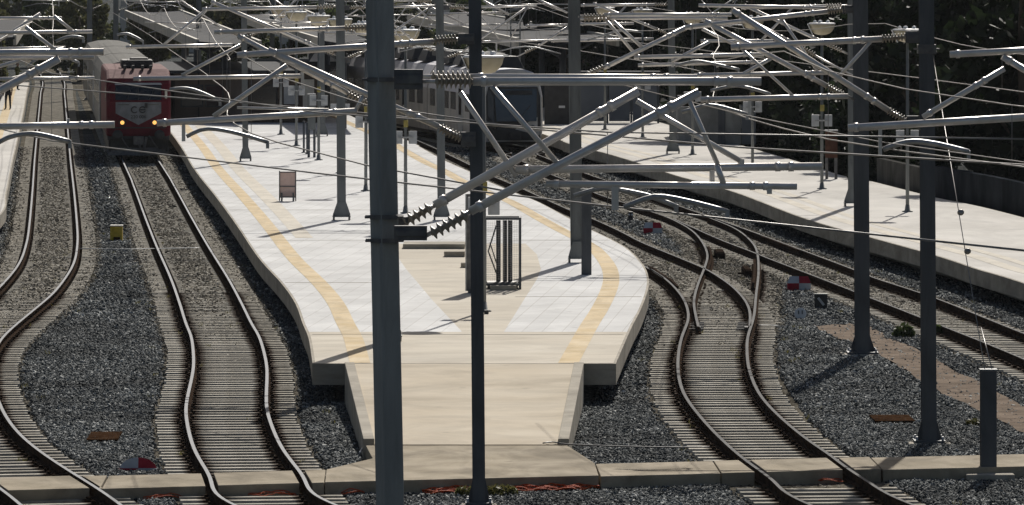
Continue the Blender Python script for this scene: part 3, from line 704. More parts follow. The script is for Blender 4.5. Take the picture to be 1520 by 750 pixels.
def std_arm(parent, d, xm, side, L=3.1, dz=0.0, zt=6.95, zr=5.92, zl=5.5, n=6, light=False):
    """the usual cantilever of this line, measured in metres from the mast axis"""
    X=(xm-CX)*d/F; s=side
    P=lambda m,z: Vector((X+s*m,d,z+dz))
    mb=MB(); r=.030
    mb.tube(P(.75,zt),P(L,zt+.05),r,10); mb.tube(P(.1,zt),P(.78,zt),.014,8)
    mb.tube(P(.65,zl+.12),P(L*.9,zt+.02),r,10); mb.tube(P(.1,zl-.1),P(.68,zl+.14),.016,8)
    mb.tube(P(L*.42,zr),P(L+.9,zr+.06),r*.95,10); mb.tube(P(L*.52,zr+.03),P(L*.36,zl+.12+(zt-zl-.1)*.22),.018,8)
    mb.tube(P(L*.35,zt),P(L*.62,zr+.05),.018,8); mb.tube(P(L*.9,zt),P(L*.72,zr+.05),.015,8)
    mb.box(P(L*.58,zr-.16),(.05,.06,.34))
    o=mb.build('cantilever',M_tube,parent)
    for z_,h_ in ((zt,.14),(zl-.12,.16)):
        m2=MB(); m2.box(P(.14,z_),(.24,.10,h_)); m2.build('bracket',M_bracket,o)
    insul(o,P(.28,zt),P(.72,zt),.062,n); insul(o,P(.2,zl-.06),P(.6,zl+.1),.058,n)
    m2=MB(); m2.poly([P(L*.58,zr-.3),P(L*.75,zr-.18),P(L*.88,zr-.14),P(L*1.0,zr-.17),P(L*1.25,zr-.36)],.017,8); m2.build('steady_arm',M_galv,o)
def hsec(w, dp=None, tf=.02, tw=.014, rot=0.0):
    dp=dp or w; a,b_=w/2,dp/2
    S=[(-a,-b_),(a,-b_),(a,-b_+tf),(tw/2,-b_+tf),(tw/2,b_-tf),(a,b_-tf),(a,b_),(-a,b_),(-a,b_-tf),(-tw/2,b_-tf),(-tw/2,-b_+tf),(-a,-b_+tf)]
    c,s=math.cos(rot),math.sin(rot); return [(x*c-y*s,x*s+y*c) for x,y in S]
def bsec(w, ch=.03, rot=0.0):
    a=w/2; b_=a-ch; S=[(-b_,-a),(b_,-a),(a,-b_),(a,b_),(b_,a),(-b_,a),(-a,b_),(-a,-b_)]
    c,s=math.cos(rot),math.sin(rot); return [(x*c-y*s,x*s+y*c) for x,y in S]
def mast(d, x0, y0, x1, y1, zb, sec, label, base, mat=None, bw=None, ztop=8.75, group='catenary masts'):
    """pole axis through two photo points at distance d; base: 'flare' on a platform, 'foot' on ballast"""
    a,b_=D(x0,y0,d),D(x1,y1,d); sl=(b_.x-a.x)/(b_.z-a.z); at=lambda z: a.x+(z-a.z)*sl
    t=thing('catenary_mast',(at(zb),d,zb),label,'mast',group)
    zpole=zb+(.13 if base=='flare' else 0)
    mb=MB(); n=len(sec)
    vs=[(at(zpole)+x,d+y,zpole) for x,y in sec]+[(at(ztop)+x,d+y,ztop) for x,y in sec]
    mb.add(vs,[tuple(reversed(range(n))),tuple(range(n,2*n))]+[(i,(i+1)%n,n+(i+1)%n,n+i) for i in range(n)])
    mb.build('pole',mat or M_mast,t)
    w=bw or max(x for x,y in sec)-min(x for x,y in sec); X=at(zb); mb=MB()
    if base=='flare':
        for s in(-1,1):
            y=d+s*(w/2+.012)
            mb.add([(X-w*.98,y-.01,zb+.13),(X+w*.98,y-.01,zb+.13),(X+w*.98,y-.01,zb+.19),(X+w*.5,y-.01,zb+.55),(X-w*.5,y-.01,zb+.55),(X-w*.98,y-.01,zb+.19),
                    (X-w*.98,y+.01,zb+.13),(X+w*.98,y+.01,zb+.13),(X+w*.98,y+.01,zb+.19),(X+w*.5,y+.01,zb+.55),(X-w*.5,y+.01,zb+.55),(X-w*.98,y+.01,zb+.19)],
                   [(0,1,2,3,4,5),(11,10,9,8,7,6)]+[(i,(i+1)%6,6+(i+1)%6,6+i) for i in range(6)])
        mb.box((X,d,zb+.115),(w*2.1,w*1.5,.03))
        mb.build('base_plate',mat or M_mast,t)
        for sx in(-1,1):
            for sy in(-1,1):
                m2=MB(); m2.tube((X+sx*w*.9,d+sy*w*.6,zb+.0),(X+sx*w*.9,d+sy*w*.6,zb+.17),.028,8); m2.build('anchor_bolt',M_bracket,t)
    else:
        mb.box((X,d,zb+.08),(w*2.1,w*2.1,.04)); 
        for s in(-1,1):
            mb.add([(X+s*w*.45,d-.012,zb+.075),(X+s*w*.92,d-.012,zb+.075),(X+s*w*.45,d-.012,zb+.5),(X+s*w*.45,d+.012,zb+.075),(X+s*w*.92,d+.012,zb+.075),(X+s*w*.45,d+.012,zb+.5)],[(0,1,2),(5,4,3),(0,3,4,1),(1,4,5,2),(2,5,3,0)])
        mb.build('base_plate',mat or M_mast,t)
        for sx in(-1,1):
            for sy in(-1,1): m2=MB(); m2.tube((X+sx*w*.88,d+sy*w*.88,zb+.05),(X+sx*w*.88,d+sy*w*.88,zb+.17),.022,8); m2.build('anchor_bolt',M_galv,t)
        m2=MB(); m2.box((X,d,zb-.01),(w*2.9,w*2.9,.13)); m2.build('footing',M_conc,t,.02)
    return t,at
def clamp(t, X, d, z, w, h=.10):
    m=MB(); m.box((X,d,z),(w*1.16,w*1.16,h)); 
    for s in(-1,1):
        m.tube((X+s*w*.5,d-w*.72,z),(X+s*w*.5,d+w*.72,z),.014,8)
        m.tube((X-w*.8,d+s*w*.45,z),(X+w*.8,d+s*w*.45,z),.014,8)
    m.build('clamp',M_bracket,t)

# the big near mast
t,at=mast(66,564,20,579,745,ZG,bsec(.245,.018,R(31)),'big dark square mast nearest the viewer, cutting across the platform with two ribbed insulators','foot',M_mastl)
for y in (118,322,357): z=D(0,y,66).z; clamp(t,at(z),66,z,.27,.05)
arm(t,65.65,[('B',585,103,628,133),('R',620,121,704,121,3),('I',646,121,701,121,11,8),('T',702,121,1130,121,6.2),
  ('B',585,335,634,357),('R',625,354,702,312,3.4),('I',640,347,694,319,11,6),('T',698,314,1038,137,6.6),
  ('T',810,273,1183,277,5),('R',730,128,828,243,4.2),('R',1020,142,1067,248,3.6),('R',1064,245,1075,276,4.6),('B',1137,276,1147,288),
  ('B',906,272,920,312),('C',[(926,308),(960,294),(984,292),(1030,301),(1080,314)],4)])
arm(t,66.35,[('R',600,113,700,114,3),('I',640,114,698,114,9,8),('T',698,114,1035,115,4.6),
  ('B',585,322,606,340),('R',595,333,648,304,3.2),('I',598,332,640,308,10.5,5),('T',645,305,948,135,6.6),
  ('T',765,252,1220,247,5.8),('R',683,137,767,262,4.2),('R',945,150,1099,239,4.2),('B',1096,236,1106,254),
  ('B',1052,247,1062,270),('C',[(852,291),(884,281),(905,280),(960,290),(1008,308)],3.6)])
# second mast with the flared foot at the slab
t,at=mast(92,705,0,711,750,ZG,hsec(.20,.22),'slim dark mast by the walkway edge, with weeds round its flared foot','foot',M_mastd)
arm(t,91.8,[('B',680,50,704,66),('R',640,61,700,57,2.4),('I',645,60,678,58,7.5,7),('T',352,82,643,62,4.6),
  ('R',645,184,702,212,2.4),('I',653,190,686,206,7.5,7),('T',398,74,651,188,4.6),('B',684,196,706,218),
  ('T',233,183,530,165,4.8),('R',317,173,426,97,3.8),('R',526,168,541,139,3),('B',269,185,276,210),('C',[(277,203),(298,193),(322,192),(360,200),(400,212)],3),('R',352,160,488,163,2)])
# mast hidden behind the big one
t,at=mast(120,569,0,577,503,ZP,hsec(.26),'dark mast at the near end of the island platform, hidden behind the big near mast','flare')
arm(t,120,[('R',505,42,570,40,1.8),('I',512,42,545,41,6,7),('T',318,48,512,42,3.2),('R',512,136,572,168,2.2),('I',517,139,548,155,6,7),('T',353,53,516,138,3.6),
  ('T',198,117,448,113,3.2),('R',270,112,357,67,2.6),('C',[(252,133),(266,131),(283,132),(305,140),(333,153)],2.4),('B',446,108,452,132)])
# right pair
t,at=mast(127.6,1277,0,1280,520,ZG,hsec(.32,.30),'thick dark mast standing where the clay path begins','foot',M_mastd)
arm(t,127.6,[('B',1250,8,1268,20),('I',1228,17,1256,13,5.5,7),('T',1017,41,1230,17,3.6),('R',1225,16,1266,12,2),
  ('I',1226,127,1252,141,5.5,7),('T',1046,31,1228,128,3.8),('R',1226,127,1268,148,2),('T',1030,112,1230,108,3.2),('R',1089,118,1146,86,2.8),('R',1160,28,1215,108,2.2),('C',[(1055,135),(1085,128),(1110,130),(1150,142)],2.4)])
arm(t,128.3,[('I',1226,12,1256,12,5,7),('T',1037,8,1228,12,2.6),('I',1188,70,1210,82,4,6),('T',1112,30,1190,71,2.6),('R',1205,80,1272,116,1.6)])
t,at=mast(104,1375,0,1379,660,ZG,hsec(.26,.26),'dark mast with a steel guy wire, at the edge of the concrete walkway','foot',M_mastd)
clamp(t,at(D(0,73,104).z),104,D(0,73,104).z,.28,.16)
arm(t,104,[('B',1344,46,1368,64),('I',1308,58,1346,55,6.5,8),('T',1085,70,1310,58,4.6),('R',1300,58,1366,54,2.2),
  ('I',1318,164,1346,180,6,7),('T',1087,15,1322,166,4.4),('R',1316,162,1368,192,2.2),('B',1346,172,1370,190),('R',1239,121,1294,60,2.8),
  ('T',1040,148,1259,143,4),('R',1100,72,1180,145,2.2),('B',1110,147,1116,172),('C',[(1012,167),(1040,158),(1053,156),(1075,160),(1116,172)],2.8)])
# masts just outside the picture, whose arms reach in
t,at=mast(88,1660,0,1660,700,ZG,hsec(.26),'dark mast beyond the right edge whose long tube reaches over the clay path','foot')
arm(t,88,[('T',1259,190,1575,171,5.6),('T',1410,81,1590,71,5),('I',1590,71,1630,69,7,7),('R',1590,71,1655,68,2.4),('T',1370,174,1491,102,4.2),('T',1488,84,1600,152,5),('I',1600,152,1640,176,7,7),('R',1590,146,1658,186,2.4),
  ('B',1303,191,1310,233),('C',[(1311,222),(1330,215),(1353,210),(1390,214),(1443,227)],4.2)])
t,at=mast(88,-230,0,-230,700,ZG,hsec(.26),'dark mast beyond the left edge whose thick tube ends above the leftmost track','foot')
arm(t,88,[('T',-120,190,170,185,5),('T',-150,80,154,77,5.2),('I',-195,80,-150,80,7,7),('T',-150,215,88,87,6),('I',-195,238,-150,214,7,7),('R',-228,80,-150,80,2.4),('R',-228,252,-150,214,2.4),
  ('R',38,40,87,78,2.8),('C',[(-20,222),(10,205),(36,199),(62,200),(113,213)],3.6),('B',99,176,104,190)])
arm(t,88.7,[('T',-150,88,140,85,3.2),('I',-195,88,-150,88,6,7),('R',-228,88,-150,88,2)])
t,at=mast(123,-150,0,-150,550,ZG,hsec(.26),'dark mast left of the picture with arms high over the leftmost track','foot')
arm(t,123,[('T',-80,50,137,47,2.8),('I',-120,50,-80,50,5,7),('R',-148,50,-80,50,2),('R',80,24,107,45,2.4),('T',-60,115,95,72,2.8),('I',-100,126,-60,115,5,7),('R',-148,138,-60,115,2),('T',-60,118,140,116,2.8),('C',[(83,62),(96,56),(110,54),(125,57)],2.4)])
t,at=mast(160,-80,0,-80,400,ZG,hsec(.26),'farther dark mast left of the picture beside the left platform','foot')
arm(t,160,[('T',-50,27,92,27,2.4),('I',-76,27,-50,27,4,6),('T',-40,73,97,71,2.4),('T',-50,92,60,20,2.4),('I',-72,104,-50,92,4,6),('C',[(40,100),(60,85),(90,82),(122,96)],2.2)])

# island platform masts
t,at=mast(176.5,505,0,507,318,ZP,hsec(.26),'dark mast on a flared foot near the pink panel on the platform','flare')
arm(t,176.5,[('T',187,70,345,67,2.6),('T',300,14,470,11,2.6),('I',470,11,496,10,3.6,6),('R',465,11,504,10,1.4),('T',313,2,476,72,2.6),('I',476,72,496,80,3.6,6),('R',470,70,504,84,1.4),('R',240,69,305,15,2),('C',[(174,52),(190,50),(213,62)],2)])
std_arm(t,176.5,506,1,3.0)
t,at=mast(176.5,652.5,0,655.5,318,ZP,hsec(.24),'dark mast on a flared foot beside the two parallel aluminium struts','flare')
std_arm(t,176.5,654,1,2.9); std_arm(t,176.9,654,-1,2.6,dz=.2)
t,at=mast(151.5,852,0,856,388,ZP,hsec(.17,.31,rot=R(90)),'dark double-edged mast on the platform curve with a stub post beside it','flare',bw=.21)
arm(t,151.5,[('I',866,25,898,24,4.5,7),('T',897,22,1086,22,2.8),('R',858,25,900,24,1.6),('I',872,110,897,99,4.6,6),('R',858,116,900,98,1.8),('T',896,101,1018,41,3.4),('T',941,85,1134,81,3),('R',911,32,954,71,2.6),('R',997,92,1053,62,2.6),('B',996,88,1001,100),('C',[(1002,98),(1030,91),(1050,93),(1100,104)],2.2)])
arm(t,152.2,[('T',905,27,1080,27,2.6),('T',947,97,1136,92,2.6),('R',898,28,939,76,2.4),('R',1042,43,1091,67,2.4),('I',866,29,905,28,4,7),('R',855,29,905,28,1.5)])
t,at=mast(229,362,0,364.5,238,ZP,hsec(.22),'thin dark mast on a flared foot, beside the red locomotive on the platform','flare')
std_arm(t,229,363,-1,3.0); std_arm(t,229.4,363,1,2.4)
t,at=mast(262,477,0,478,200,ZP,hsec(.26),'dark mast standing in the canopy shade at the kiosk corner','flare')
std_arm(t,262,477,1,3.2); std_arm(t,262,477,-1,2.8)
# right platform masts
t,at=mast(238,996,0,999,228,ZP,hsec(.27),'dark mast on a flared foot in front of the pale stair enclosure','flare')
arm(t,238,[('T',880,5,974,43,2),('I',974,43,989,49,2.6,5),('R',970,41,996,52,1),('T',860,36,941,35,2),('T',862,8,972,7,2),('I',972,7,990,7,2.6,5),('R',970,7,996,7,1),('R',905,36,930,8,1.6),('C',[(872,60),(905,50),(925,45),(955,48)],1.6)])
std_arm(t,238.4,998,1,3.0)
t,at=mast(186.5,1264,0,1265,306,ZP,hsec(.25),'dark mast on a flared foot, mostly hidden behind the thick mast by the clay path','flare')
arm(t,186.5,[('T',1040,61,1148,61,2.4),('T',1100,12,1226,9,2.4),('I',1226,9,1250,8,3.4,6),('T',1105,8,1228,66,2.4),('I',1228,66,1250,76,3.4,6),('R',1130,60,1178,10,1.8),('R',1222,64,1263,82,1.4),('R',1222,9,1263,8,1.4)])
# distant masts
for x,d_,lab,sd in ((295,352,'distant thin mast rising behind the front canopy of the island platform',(-1,1)),(172,352,'distant thin mast behind the roofs of the grey coaches',(1,)),(404,372,'distant thin mast above the row of lamps left of the big mast',(1,-1)),
                 (133,365,'distant thin mast rising beyond the far end of the leftmost track',(-1,1)),(925,330,'distant thin mast in front of the dark trees over the side platform canopy',(-1,1)),(700,330,'distant thin mast behind the railcar roof',(-1,1)),(560,360,'distant thin mast over the tracks between the canopies',(1,-1))):
    t,at=mast(d_,x,0,x,90,ZG,hsec(.30),lab,'foot')
    for s in sd: std_arm(t,d_,x,s,3.3)
# lattice mast behind the railcar
t=thing('lattice_mast',((765-CX)*276/F,276,ZG),'dark open lattice mast rising behind the front of the blue railcar','mast','catenary masts')
X=(765-CX)*276/F; mb=MB()
for sx in(-.22,.22):
    for sy in(-.15,.15): mb.box((X+sx,276+sy,4.25),(.07,.07,9.0))
mb.build('leg',M_mast,t); mb=MB()
for k in range(14):
    z=.1+k*.6
    for sy in(-.19,.19): mb.box((X,276+sy,z),(.5,.03,.09))
mb.build('batten',M_mast,t)
arm(t,275.6,[('I',779,78,797,70,2.6,6),('R',768,84,800,68,1),('T',797,70,843,40,1.8),('T',818,61,970,58,2),('T',780,38,843,37,1.6),('R',800,0,842,19,1.6)])
arm(t,276.4,[('T',636,38,752,37,1.6),('T',636,21,747,19,1.6),('R',628,5,692,38,1.6),('R',717,1,756,22,1.6),('R',611,5,643,33,1.4)])

# stub post beside the platform-curve mast, anchor post with guy wire
d_=F*(H-ZP)/(408-YH); p0=D(870.5,408,d_); t=thing('steel_post',p0,'short dark post on the platform curve, standing against the taller mast','post')
mb=MB(); mb.box((p0.x,d_,p0.z+1.05),(.25,.2,2.1)); mb.build('post_shaft',M_mastd,t,.012); mb=MB(); mb.box((p0.x,d_,p0.z+2.12),(.29,.24,.035)); mb.build('post_cap',M_mast,t)
p0=G(1467,708,ZG+.06); d_=p0.y; t=thing('anchor_post',p0,'short thick dark anchor post holding the guy wire in front of the walkway','post')
mb=MB(); s_=hsec(.26,.24,.03,.03); mb.prism([(p0.x+x,d_+y) for x,y in s_],p0.z,p0.z+1.76); mb.build('post_shaft',M_mastd,t)
mb=MB(); mb.box((p0.x,d_,p0.z+1.77),(.29,.27,.03)); mb.build('post_cap',M_mast,t); mb=MB(); mb.box((p0.x,d_,p0.z+.03),(.8,1.0,.10)); mb.build('footing',M_conc,t,.02)
top=Vector((p0.x,d_,p0.z+1.79)); hi=D(1383,72,104)
m=MB(); m.tube(top+Vector((-.06,0,0)),hi,.008,6); m.tube(top+Vector((.06,0,0)),top.lerp(hi,.12),.010,6)
for q in (.35,.47): 
    c=top.lerp(hi,q); u=(hi-top).normalized(); m.lathe(c-u*.06,u,[(0,.02),(.05,.06),(.07,.06),(.12,.02)],10)
tag(m.build('guy_wire',M_wire,at=top),'thin slanting guy wire from the short anchor post up to the dark mast','wire')

# ================================================================ OVERHEAD WIRES
def wire(pts, label, r=.011, name='contact_wire', sagpts=None):
    m=MB(); m.poly(pts,r,6); return tag(m.build(name,M_wire,at=pts[0]),label,'wire','overhead wires')
def drops(con, mes, label, step=9):
    pass
def path_over(line, z, d0, d1, step=6):
    P=sorted([p for p in line if d0<=p.y<=d1],key=lambda p:p.y); return [Vector((p.x,p.y,z)) for p in P[::int(step/.5)]]
def equip(line, d0, d1, lab, extra_near=()):
    con=[Vector(e) for e in extra_near]+path_over(line,5.5,d0,d1)
    wire(con,'thin contact wire over the '+lab)
    mes=[]
    for i,p in enumerate(con):
        s=((p.y%50)/50); mes.append(Vector((p.x,p.y,6.85-1.0*4*s*(1-s)*.55)))
    o=wire(mes,'sagging carrier wire over the '+lab,.009,'carrier_wire')
    for i in range(1,len(con)-1,2):
        m=MB(); m.tube(con[i],mes[i],.005,5); m.build('dropper',M_wire,o)
equip(T1c,92,330,'leftmost track',[(5.0,57,5.5),(1.1,67.5,5.5),(-2.6,78,5.5)])
equip(T2c,96,330,'red locomotive\'s track',[(-.1,72,5.5),(-2.0,81,5.5),(-3.6,91,5.5)])
equip(T3c,75,330,'track along the island platform curve')
equip(T4c,100,300,'railcar\'s track')
wire([D(-90,117,140),D(0,125,135),D(250,144,122),D(487,163,112),D(750,188,100),D(1100,219,89),D(1520,245,81),D(1750,262,77)],'long bright wire crossing the whole view in front of the masts',.014,'feeder_wire')
wire([D(900,120,112),D(1100,170,97),D(1308,211,88),D(1520,241,80),D(1700,260,76)],'thin dim wire slanting down over the side platform towards the right',.008,'feeder_wire')

# ================================================================ LAMPS
def make_lamp(d, x, y, label, group):
    p=G(x,y,ZP); t=thing('platform_lamp',p,label,'lamp',group); X,Y,Z=p
    mb=MB(); mb.tube((X,Y,Z+.03),(X,Y,Z+5.35),.058,12,r1=.042); mb.build('pole',M_mast,t)
    mb=MB(); mb.lathe((X,Y,Z),(0,0,1),[(0,.17),(.03,.17),(.05,.09),(.22,.065)],12); mb.build('base_plate',M_mast,t)
    for s in(-1,1):
        mb=MB(); mb.box((X+s*.225,Y,Z+2.35),(.26,.03,.40)); mb.build('sign_plate',M_plate,t,.01)
    mb=MB(); mb.box((X,Y-.06,Z+2.35),(.5,.03,.05)); mb.build('bracket',M_galv,t); mb=MB(); mb.box((X+.01,Y-.01,Z+2.78),(.14,.15,.22)); mb.build('control_box',M_dullyel,t,.01)
    mb=MB(); prof=[(0,.11),(.04,.25),(.12,.345),(.22,.41),(.34,.44),(.36,.44)]; mb.lathe((X,Y,Z+5.28),(0,0,1),prof,20)
    o=mb.build('lamp_bowl',M_bowl,t)
    mb=MB(); mb.lathe((X,Y,Z+5.645),(0,0,1),[(0,.46),(.03,.47),(.05,.42),(.06,.1)],20)
    for k in range(5):
        a=k*1.3+.4; mb.lathe((X+.24*math.cos(a),Y+.24*math.sin(a),Z+5.69),(0,0,1),[(0,.03),(.03,.06),(.08,.05),(.10,.01)],8)
    mb.build('lamp_cover',M_white,o)
    mb=MB(); mb.add([(X-.48,Y-.2,Z+5.66),(X-.48,Y+.2,Z+5.66),(X-.30,Y+.2,Z+5.28),(X-.30,Y-.2,Z+5.28),(X-.50,Y-.2,Z+5.66),(X-.50,Y+.2,Z+5.66),(X-.32,Y+.2,Z+5.27),(X-.32,Y-.2,Z+5.27)],[(0,1,2,3),(7,6,5,4),(0,4,5,1),(1,5,6,2),(2,6,7,3),(3,7,4,0)])
    mb.build('reflector',M_white,o)
    return t
GI,GR='lamps along the island platform','lamps along the side platform'
base=make_lamp(0,718,463,'tall bowl lamp nearest the ramp, behind the slim dark mast',GI)
def lamp_at(x,y,label,g):
    c=copy_tree(base); c.location=G(x,y,ZP); c['label']=label; c['group']=g; return c
for x,y,l in ((602,317,'tall bowl lamp just right of the big near mast'),(543,284,'bowl lamp whose head peeps out left of the big near mast'),(505,257,'bowl lamp standing behind the mast by the pink panel'),
              (473,238,'bowl lamp nearest the tall dark notice board'),(440,217,'second bowl lamp from the locomotive, near the kiosk'),(417,200,'bowl lamp nearest the locomotive, at the kiosk front')):
    lamp_at(x,y,l,GI)
for x,y,l in ((1347,315,'bowl lamp on the side platform just left of the guyed mast'),(1220,281,'bowl lamp in front of the brown notice board on the side platform'),(1117,252,'bowl lamp beside the right end of the stair enclosure'),
              (1028,230,'bowl lamp in front of the pale stair enclosure'),(954,205,'bowl lamp at the sunlit edge of the side platform canopy shade'),(898,193,'bowl lamp under the side platform canopy, by the glass shelter')):
    lamp_at(x,y,l,GR)
# ================================================================ TRAINS
def local(mb, name, mat, parent, bevel=0.0):
    o=mb.build(name,mat,None,bevel); o.parent=parent; return o
def extr(sec, y0, y1, mi=None):
    """closed (x,z) section drawn out along y"""
    mb=MB(); n=len(sec); vs=[(x,y0,z) for x,z in sec]+[(x,y1,z) for x,z in sec]
    mb.add(vs,[tuple(range(n)),tuple(reversed(range(n,2*n)))])
    mb.mi=[0,0]
    for i in range(n): mb.f.append([i,n+i,n+(i+1)%n,(i+1)%n]); mb.mi.append(mi[i] if mi else 0); mb.sm.append(False)
    return mb
RZ=math.atan(.083)
M_frontp = noisy('loco_front_panel', (.20,.212,.228), (.27,.282,.298), 2, .6, spec=.2, stain=(1.4,.7,(1,1,.5)))
lo0=G(205.5,237)
loco=thing('locomotive',lo0,'dark red diesel locomotive with white front panel and two lit headlights','locomotive'); loco.rotation_euler=(0,0,RZ)
prof=[(0,.95),(0,2.44),(.32,3.22),(.50,3.42),(1.9,3.78),(15.8,3.78),(17.2,3.35),(17.5,2.4),(17.5,.95)]
mb=MB(); n=len(prof); W_=1.36
mb.add([(-W_,y,z) for y,z in prof]+[(W_,y,z) for y,z in prof],[tuple(range(n)),tuple(reversed(range(n,2*n)))])
for i in range(n):
    mb.f.append([i,n+i,n+(i+1)%n,(i+1)%n]); mb.mi.append(1 if i in(3,4,5) else 0); mb.sm.append(False)
body=local(mb,'body',[M_red,M_pink],loco,.13)
def fr(x,z,out=.02):   # a point on the front face
    if z<=2.44: return (x,-out,z)
    t=(z-2.44)/.78; return (x,.32*t-out*.9,z+out*.35)
def panel_(pts,name,mat,parent,out=.02,th=.03):
    a=[Vector(fr(x,z,out)) for x,z in pts]; b_=[v+Vector((0,th,0)) for v in a]; m=MB(); k=len(a)
    m.add(a+b_,[tuple(range(k)),tuple(reversed(range(k,2*k)))]+[(i,k+i,k+(i+1)%k,(i+1)%k) for i in range(k)]); return local(m,name,mat,parent)
ws=panel_([(-.97,2.5),(.97,2.5),(.97,3.12),(-.97,3.12)],'windscreen',M_glass,loco)
m=MB(); m.box((0,.10,2.83),(.05,.05,.62),tilt=Matrix.Rotation(R(-22),3,'X')); local(m,'pillar',M_black,ws)
panel_([(-1.0,3.14),(1.0,3.14),(.95,3.22),(-.95,3.22)],'sun_visor_strip',M_plate,loco)
panel_([(-.96,2.42),(-.96,1.95),(0,1.46),(.96,1.95),(.96,2.42)],'front_panel',M_frontp,loco)
for x in(-.5,.45):
    m=MB(); m.tube(fr(x,2.5,.045),fr(x+.22,2.98,.045),.012,6); local(m,'wiper',M_black,ws)
for sx in(-1,1):
    m=MB(); m.box((sx*.62,-.03,2.32),(.46,.03,.035)); local(m,'handrail',M_bracket,loco)
m=MB(); m.box((0,-.012,1.34),(2.3,.03,.05)); local(m,'panel_seam',M_black,loco)
for k in range(5): m=MB(); m.box((1.362,3.4+k*2.6,2.55),(.03,1.5,.7)); local(m,'side_grille',M_bracket,loco)
for y in(1.35,): 
    for sx in(-1,1): m=MB(); m.box((sx*1.362,y,2.75),(.03,.75,.62)); local(m,'side_window',M_glass,loco)
m=MB(); m.box((.32,-.03,2.28),(.12,.04,.2)); local(m,'marker_lamp',M_black,loco)
def text(s,size,loc,mat,parent,name,rot=(R(90),0,0),ext=.004):
    c=bpy.data.curves.new(name,'FONT'); c.body=s; c.size=size; c.align_x='CENTER'; c.align_y='CENTER'; c.extrude=ext
    o=bpy.data.objects.new(name,c); COL.objects.link(o); dg=bpy.context.evaluated_depsgraph_get(); me=bpy.data.meshes.new_from_object(o.evaluated_get(dg)); bpy.data.objects.remove(o)
    me.materials.clear(); me.materials.append(mat); o=bpy.data.objects.new(name,me); COL.objects.link(o); o.location=loc; o.rotation_euler=rot; o.parent=parent; return o
def ringlet(cx,cz,r,a0,a1,w,parent,bar=None):
    m=MB(); P=[(cx+r*math.cos(R(a)),-.047,cz+r*math.sin(R(a))) for a in np.linspace(a0,a1,18)]
    if bar: pass
    m.poly(P,w,6); return m
m=ringlet(-.17,2.10,.125,45,320,.022,None); m.poly([(.03,-.047,2.10),(.30,-.047,2.10)],.02,6)
m.poly([(.17+.125*math.cos(R(a)),-.047,2.10+.125*math.sin(R(a))) for a in np.linspace(30,330,18)],.022,6)
local(m,'operator_emblem',M_black,loco)
text('220 006',.20,(0,-.036,1.80),M_black,loco,'number')
for sx in(-1,1):
    m=MB(); m.lathe((sx*.68,-.005,1.56),(0,-1,0),[(0,.085),(.03,.085),(.05,.06),(.052,.02)],16); q=local(m,'headlight',M_lampon,loco)
    m=MB(); m.lathe((sx*.68,.02,1.56),(0,-1,0),[(0,.15),(.035,.15),(.036,.12)],16); local(m,'bezel',M_black,q)
    m=MB(); m.box((sx*1.16,-.02,2.75),(.10,.18,.34)); local(m,'mirror',M_offwhite if sx>0 else M_red,loco,.02)
    m=MB(); m.lathe((sx*.88,-.02,1.04),(0,-1,0),[(0,.10),(.30,.10),(.31,.22),(.36,.22),(.38,.1)],16); local(m,'buffer',M_black,loco)
m=MB(); m.box((0,.25,1.05),(2.62,.42,.46)); m.box((0,.6,.62),(2.3,.6,.42)); local(m,'bumper_beam',M_black,loco,.03)
m=MB(); m.box((0,-.12,.80),(.42,.5,.36)); m.box((.28,-.22,.7),(.10,.4,.5),tilt=Matrix.Rotation(R(12),3,'Y')); m.tube((-.05,-.3,1.0),(.1,-.35,.35),.05,8); local(m,'coupler',M_bracket,loco,.02)
m=MB(); m.add([(-1.3,.5,.18),(0,-.25,.18),(1.3,.5,.18),(1.3,.55,.50),(0,-.12,.5),(-1.3,.55,.50)],[(0,1,4,5),(1,2,3,4)]); 
q=local(m,'snow_plough',M_bracket,loco); q.modifiers.new('s','SOLIDIFY').thickness=.04
for x0,x1 in ((-.75,-.42),(.45,.8)):
    m=MB(); m.poly([(x0,-.05,1.0),((x0+x1)/2,-.22,.72),(x1,-.18,.5)],.028,8); local(m,'hose',M_bracket,loco)
m=MB(); m.box((0,4.6,3.98),(1.35,2.6,.34)); m.box((.1,4.1,4.18),(.8,1.0,.12)); local(m,'exhaust_hood',M_black,loco,.08)
for x in(-.55,-.2,.2,.55): 
    m=MB(); m.box((x,1.72,3.86),(.12,.3,.18)); local(m,'horn',M_black,loco,.02)
for k in range(4):
    for sx in(-1,1):
        y=(2.4,4.9,12.6,15.1)[k]; m=MB(); m.lathe((sx*.76,y,.46),(sx,0,0),[(-.06,.47),(.05,.46),(.06,.42),(.08,.1)],20); local(m,'wheel',M_black,loco)
m=MB(); m.box((0,8.75,.62),(2.5,16.6,.6)); local(m,'underframe',M_black,loco)

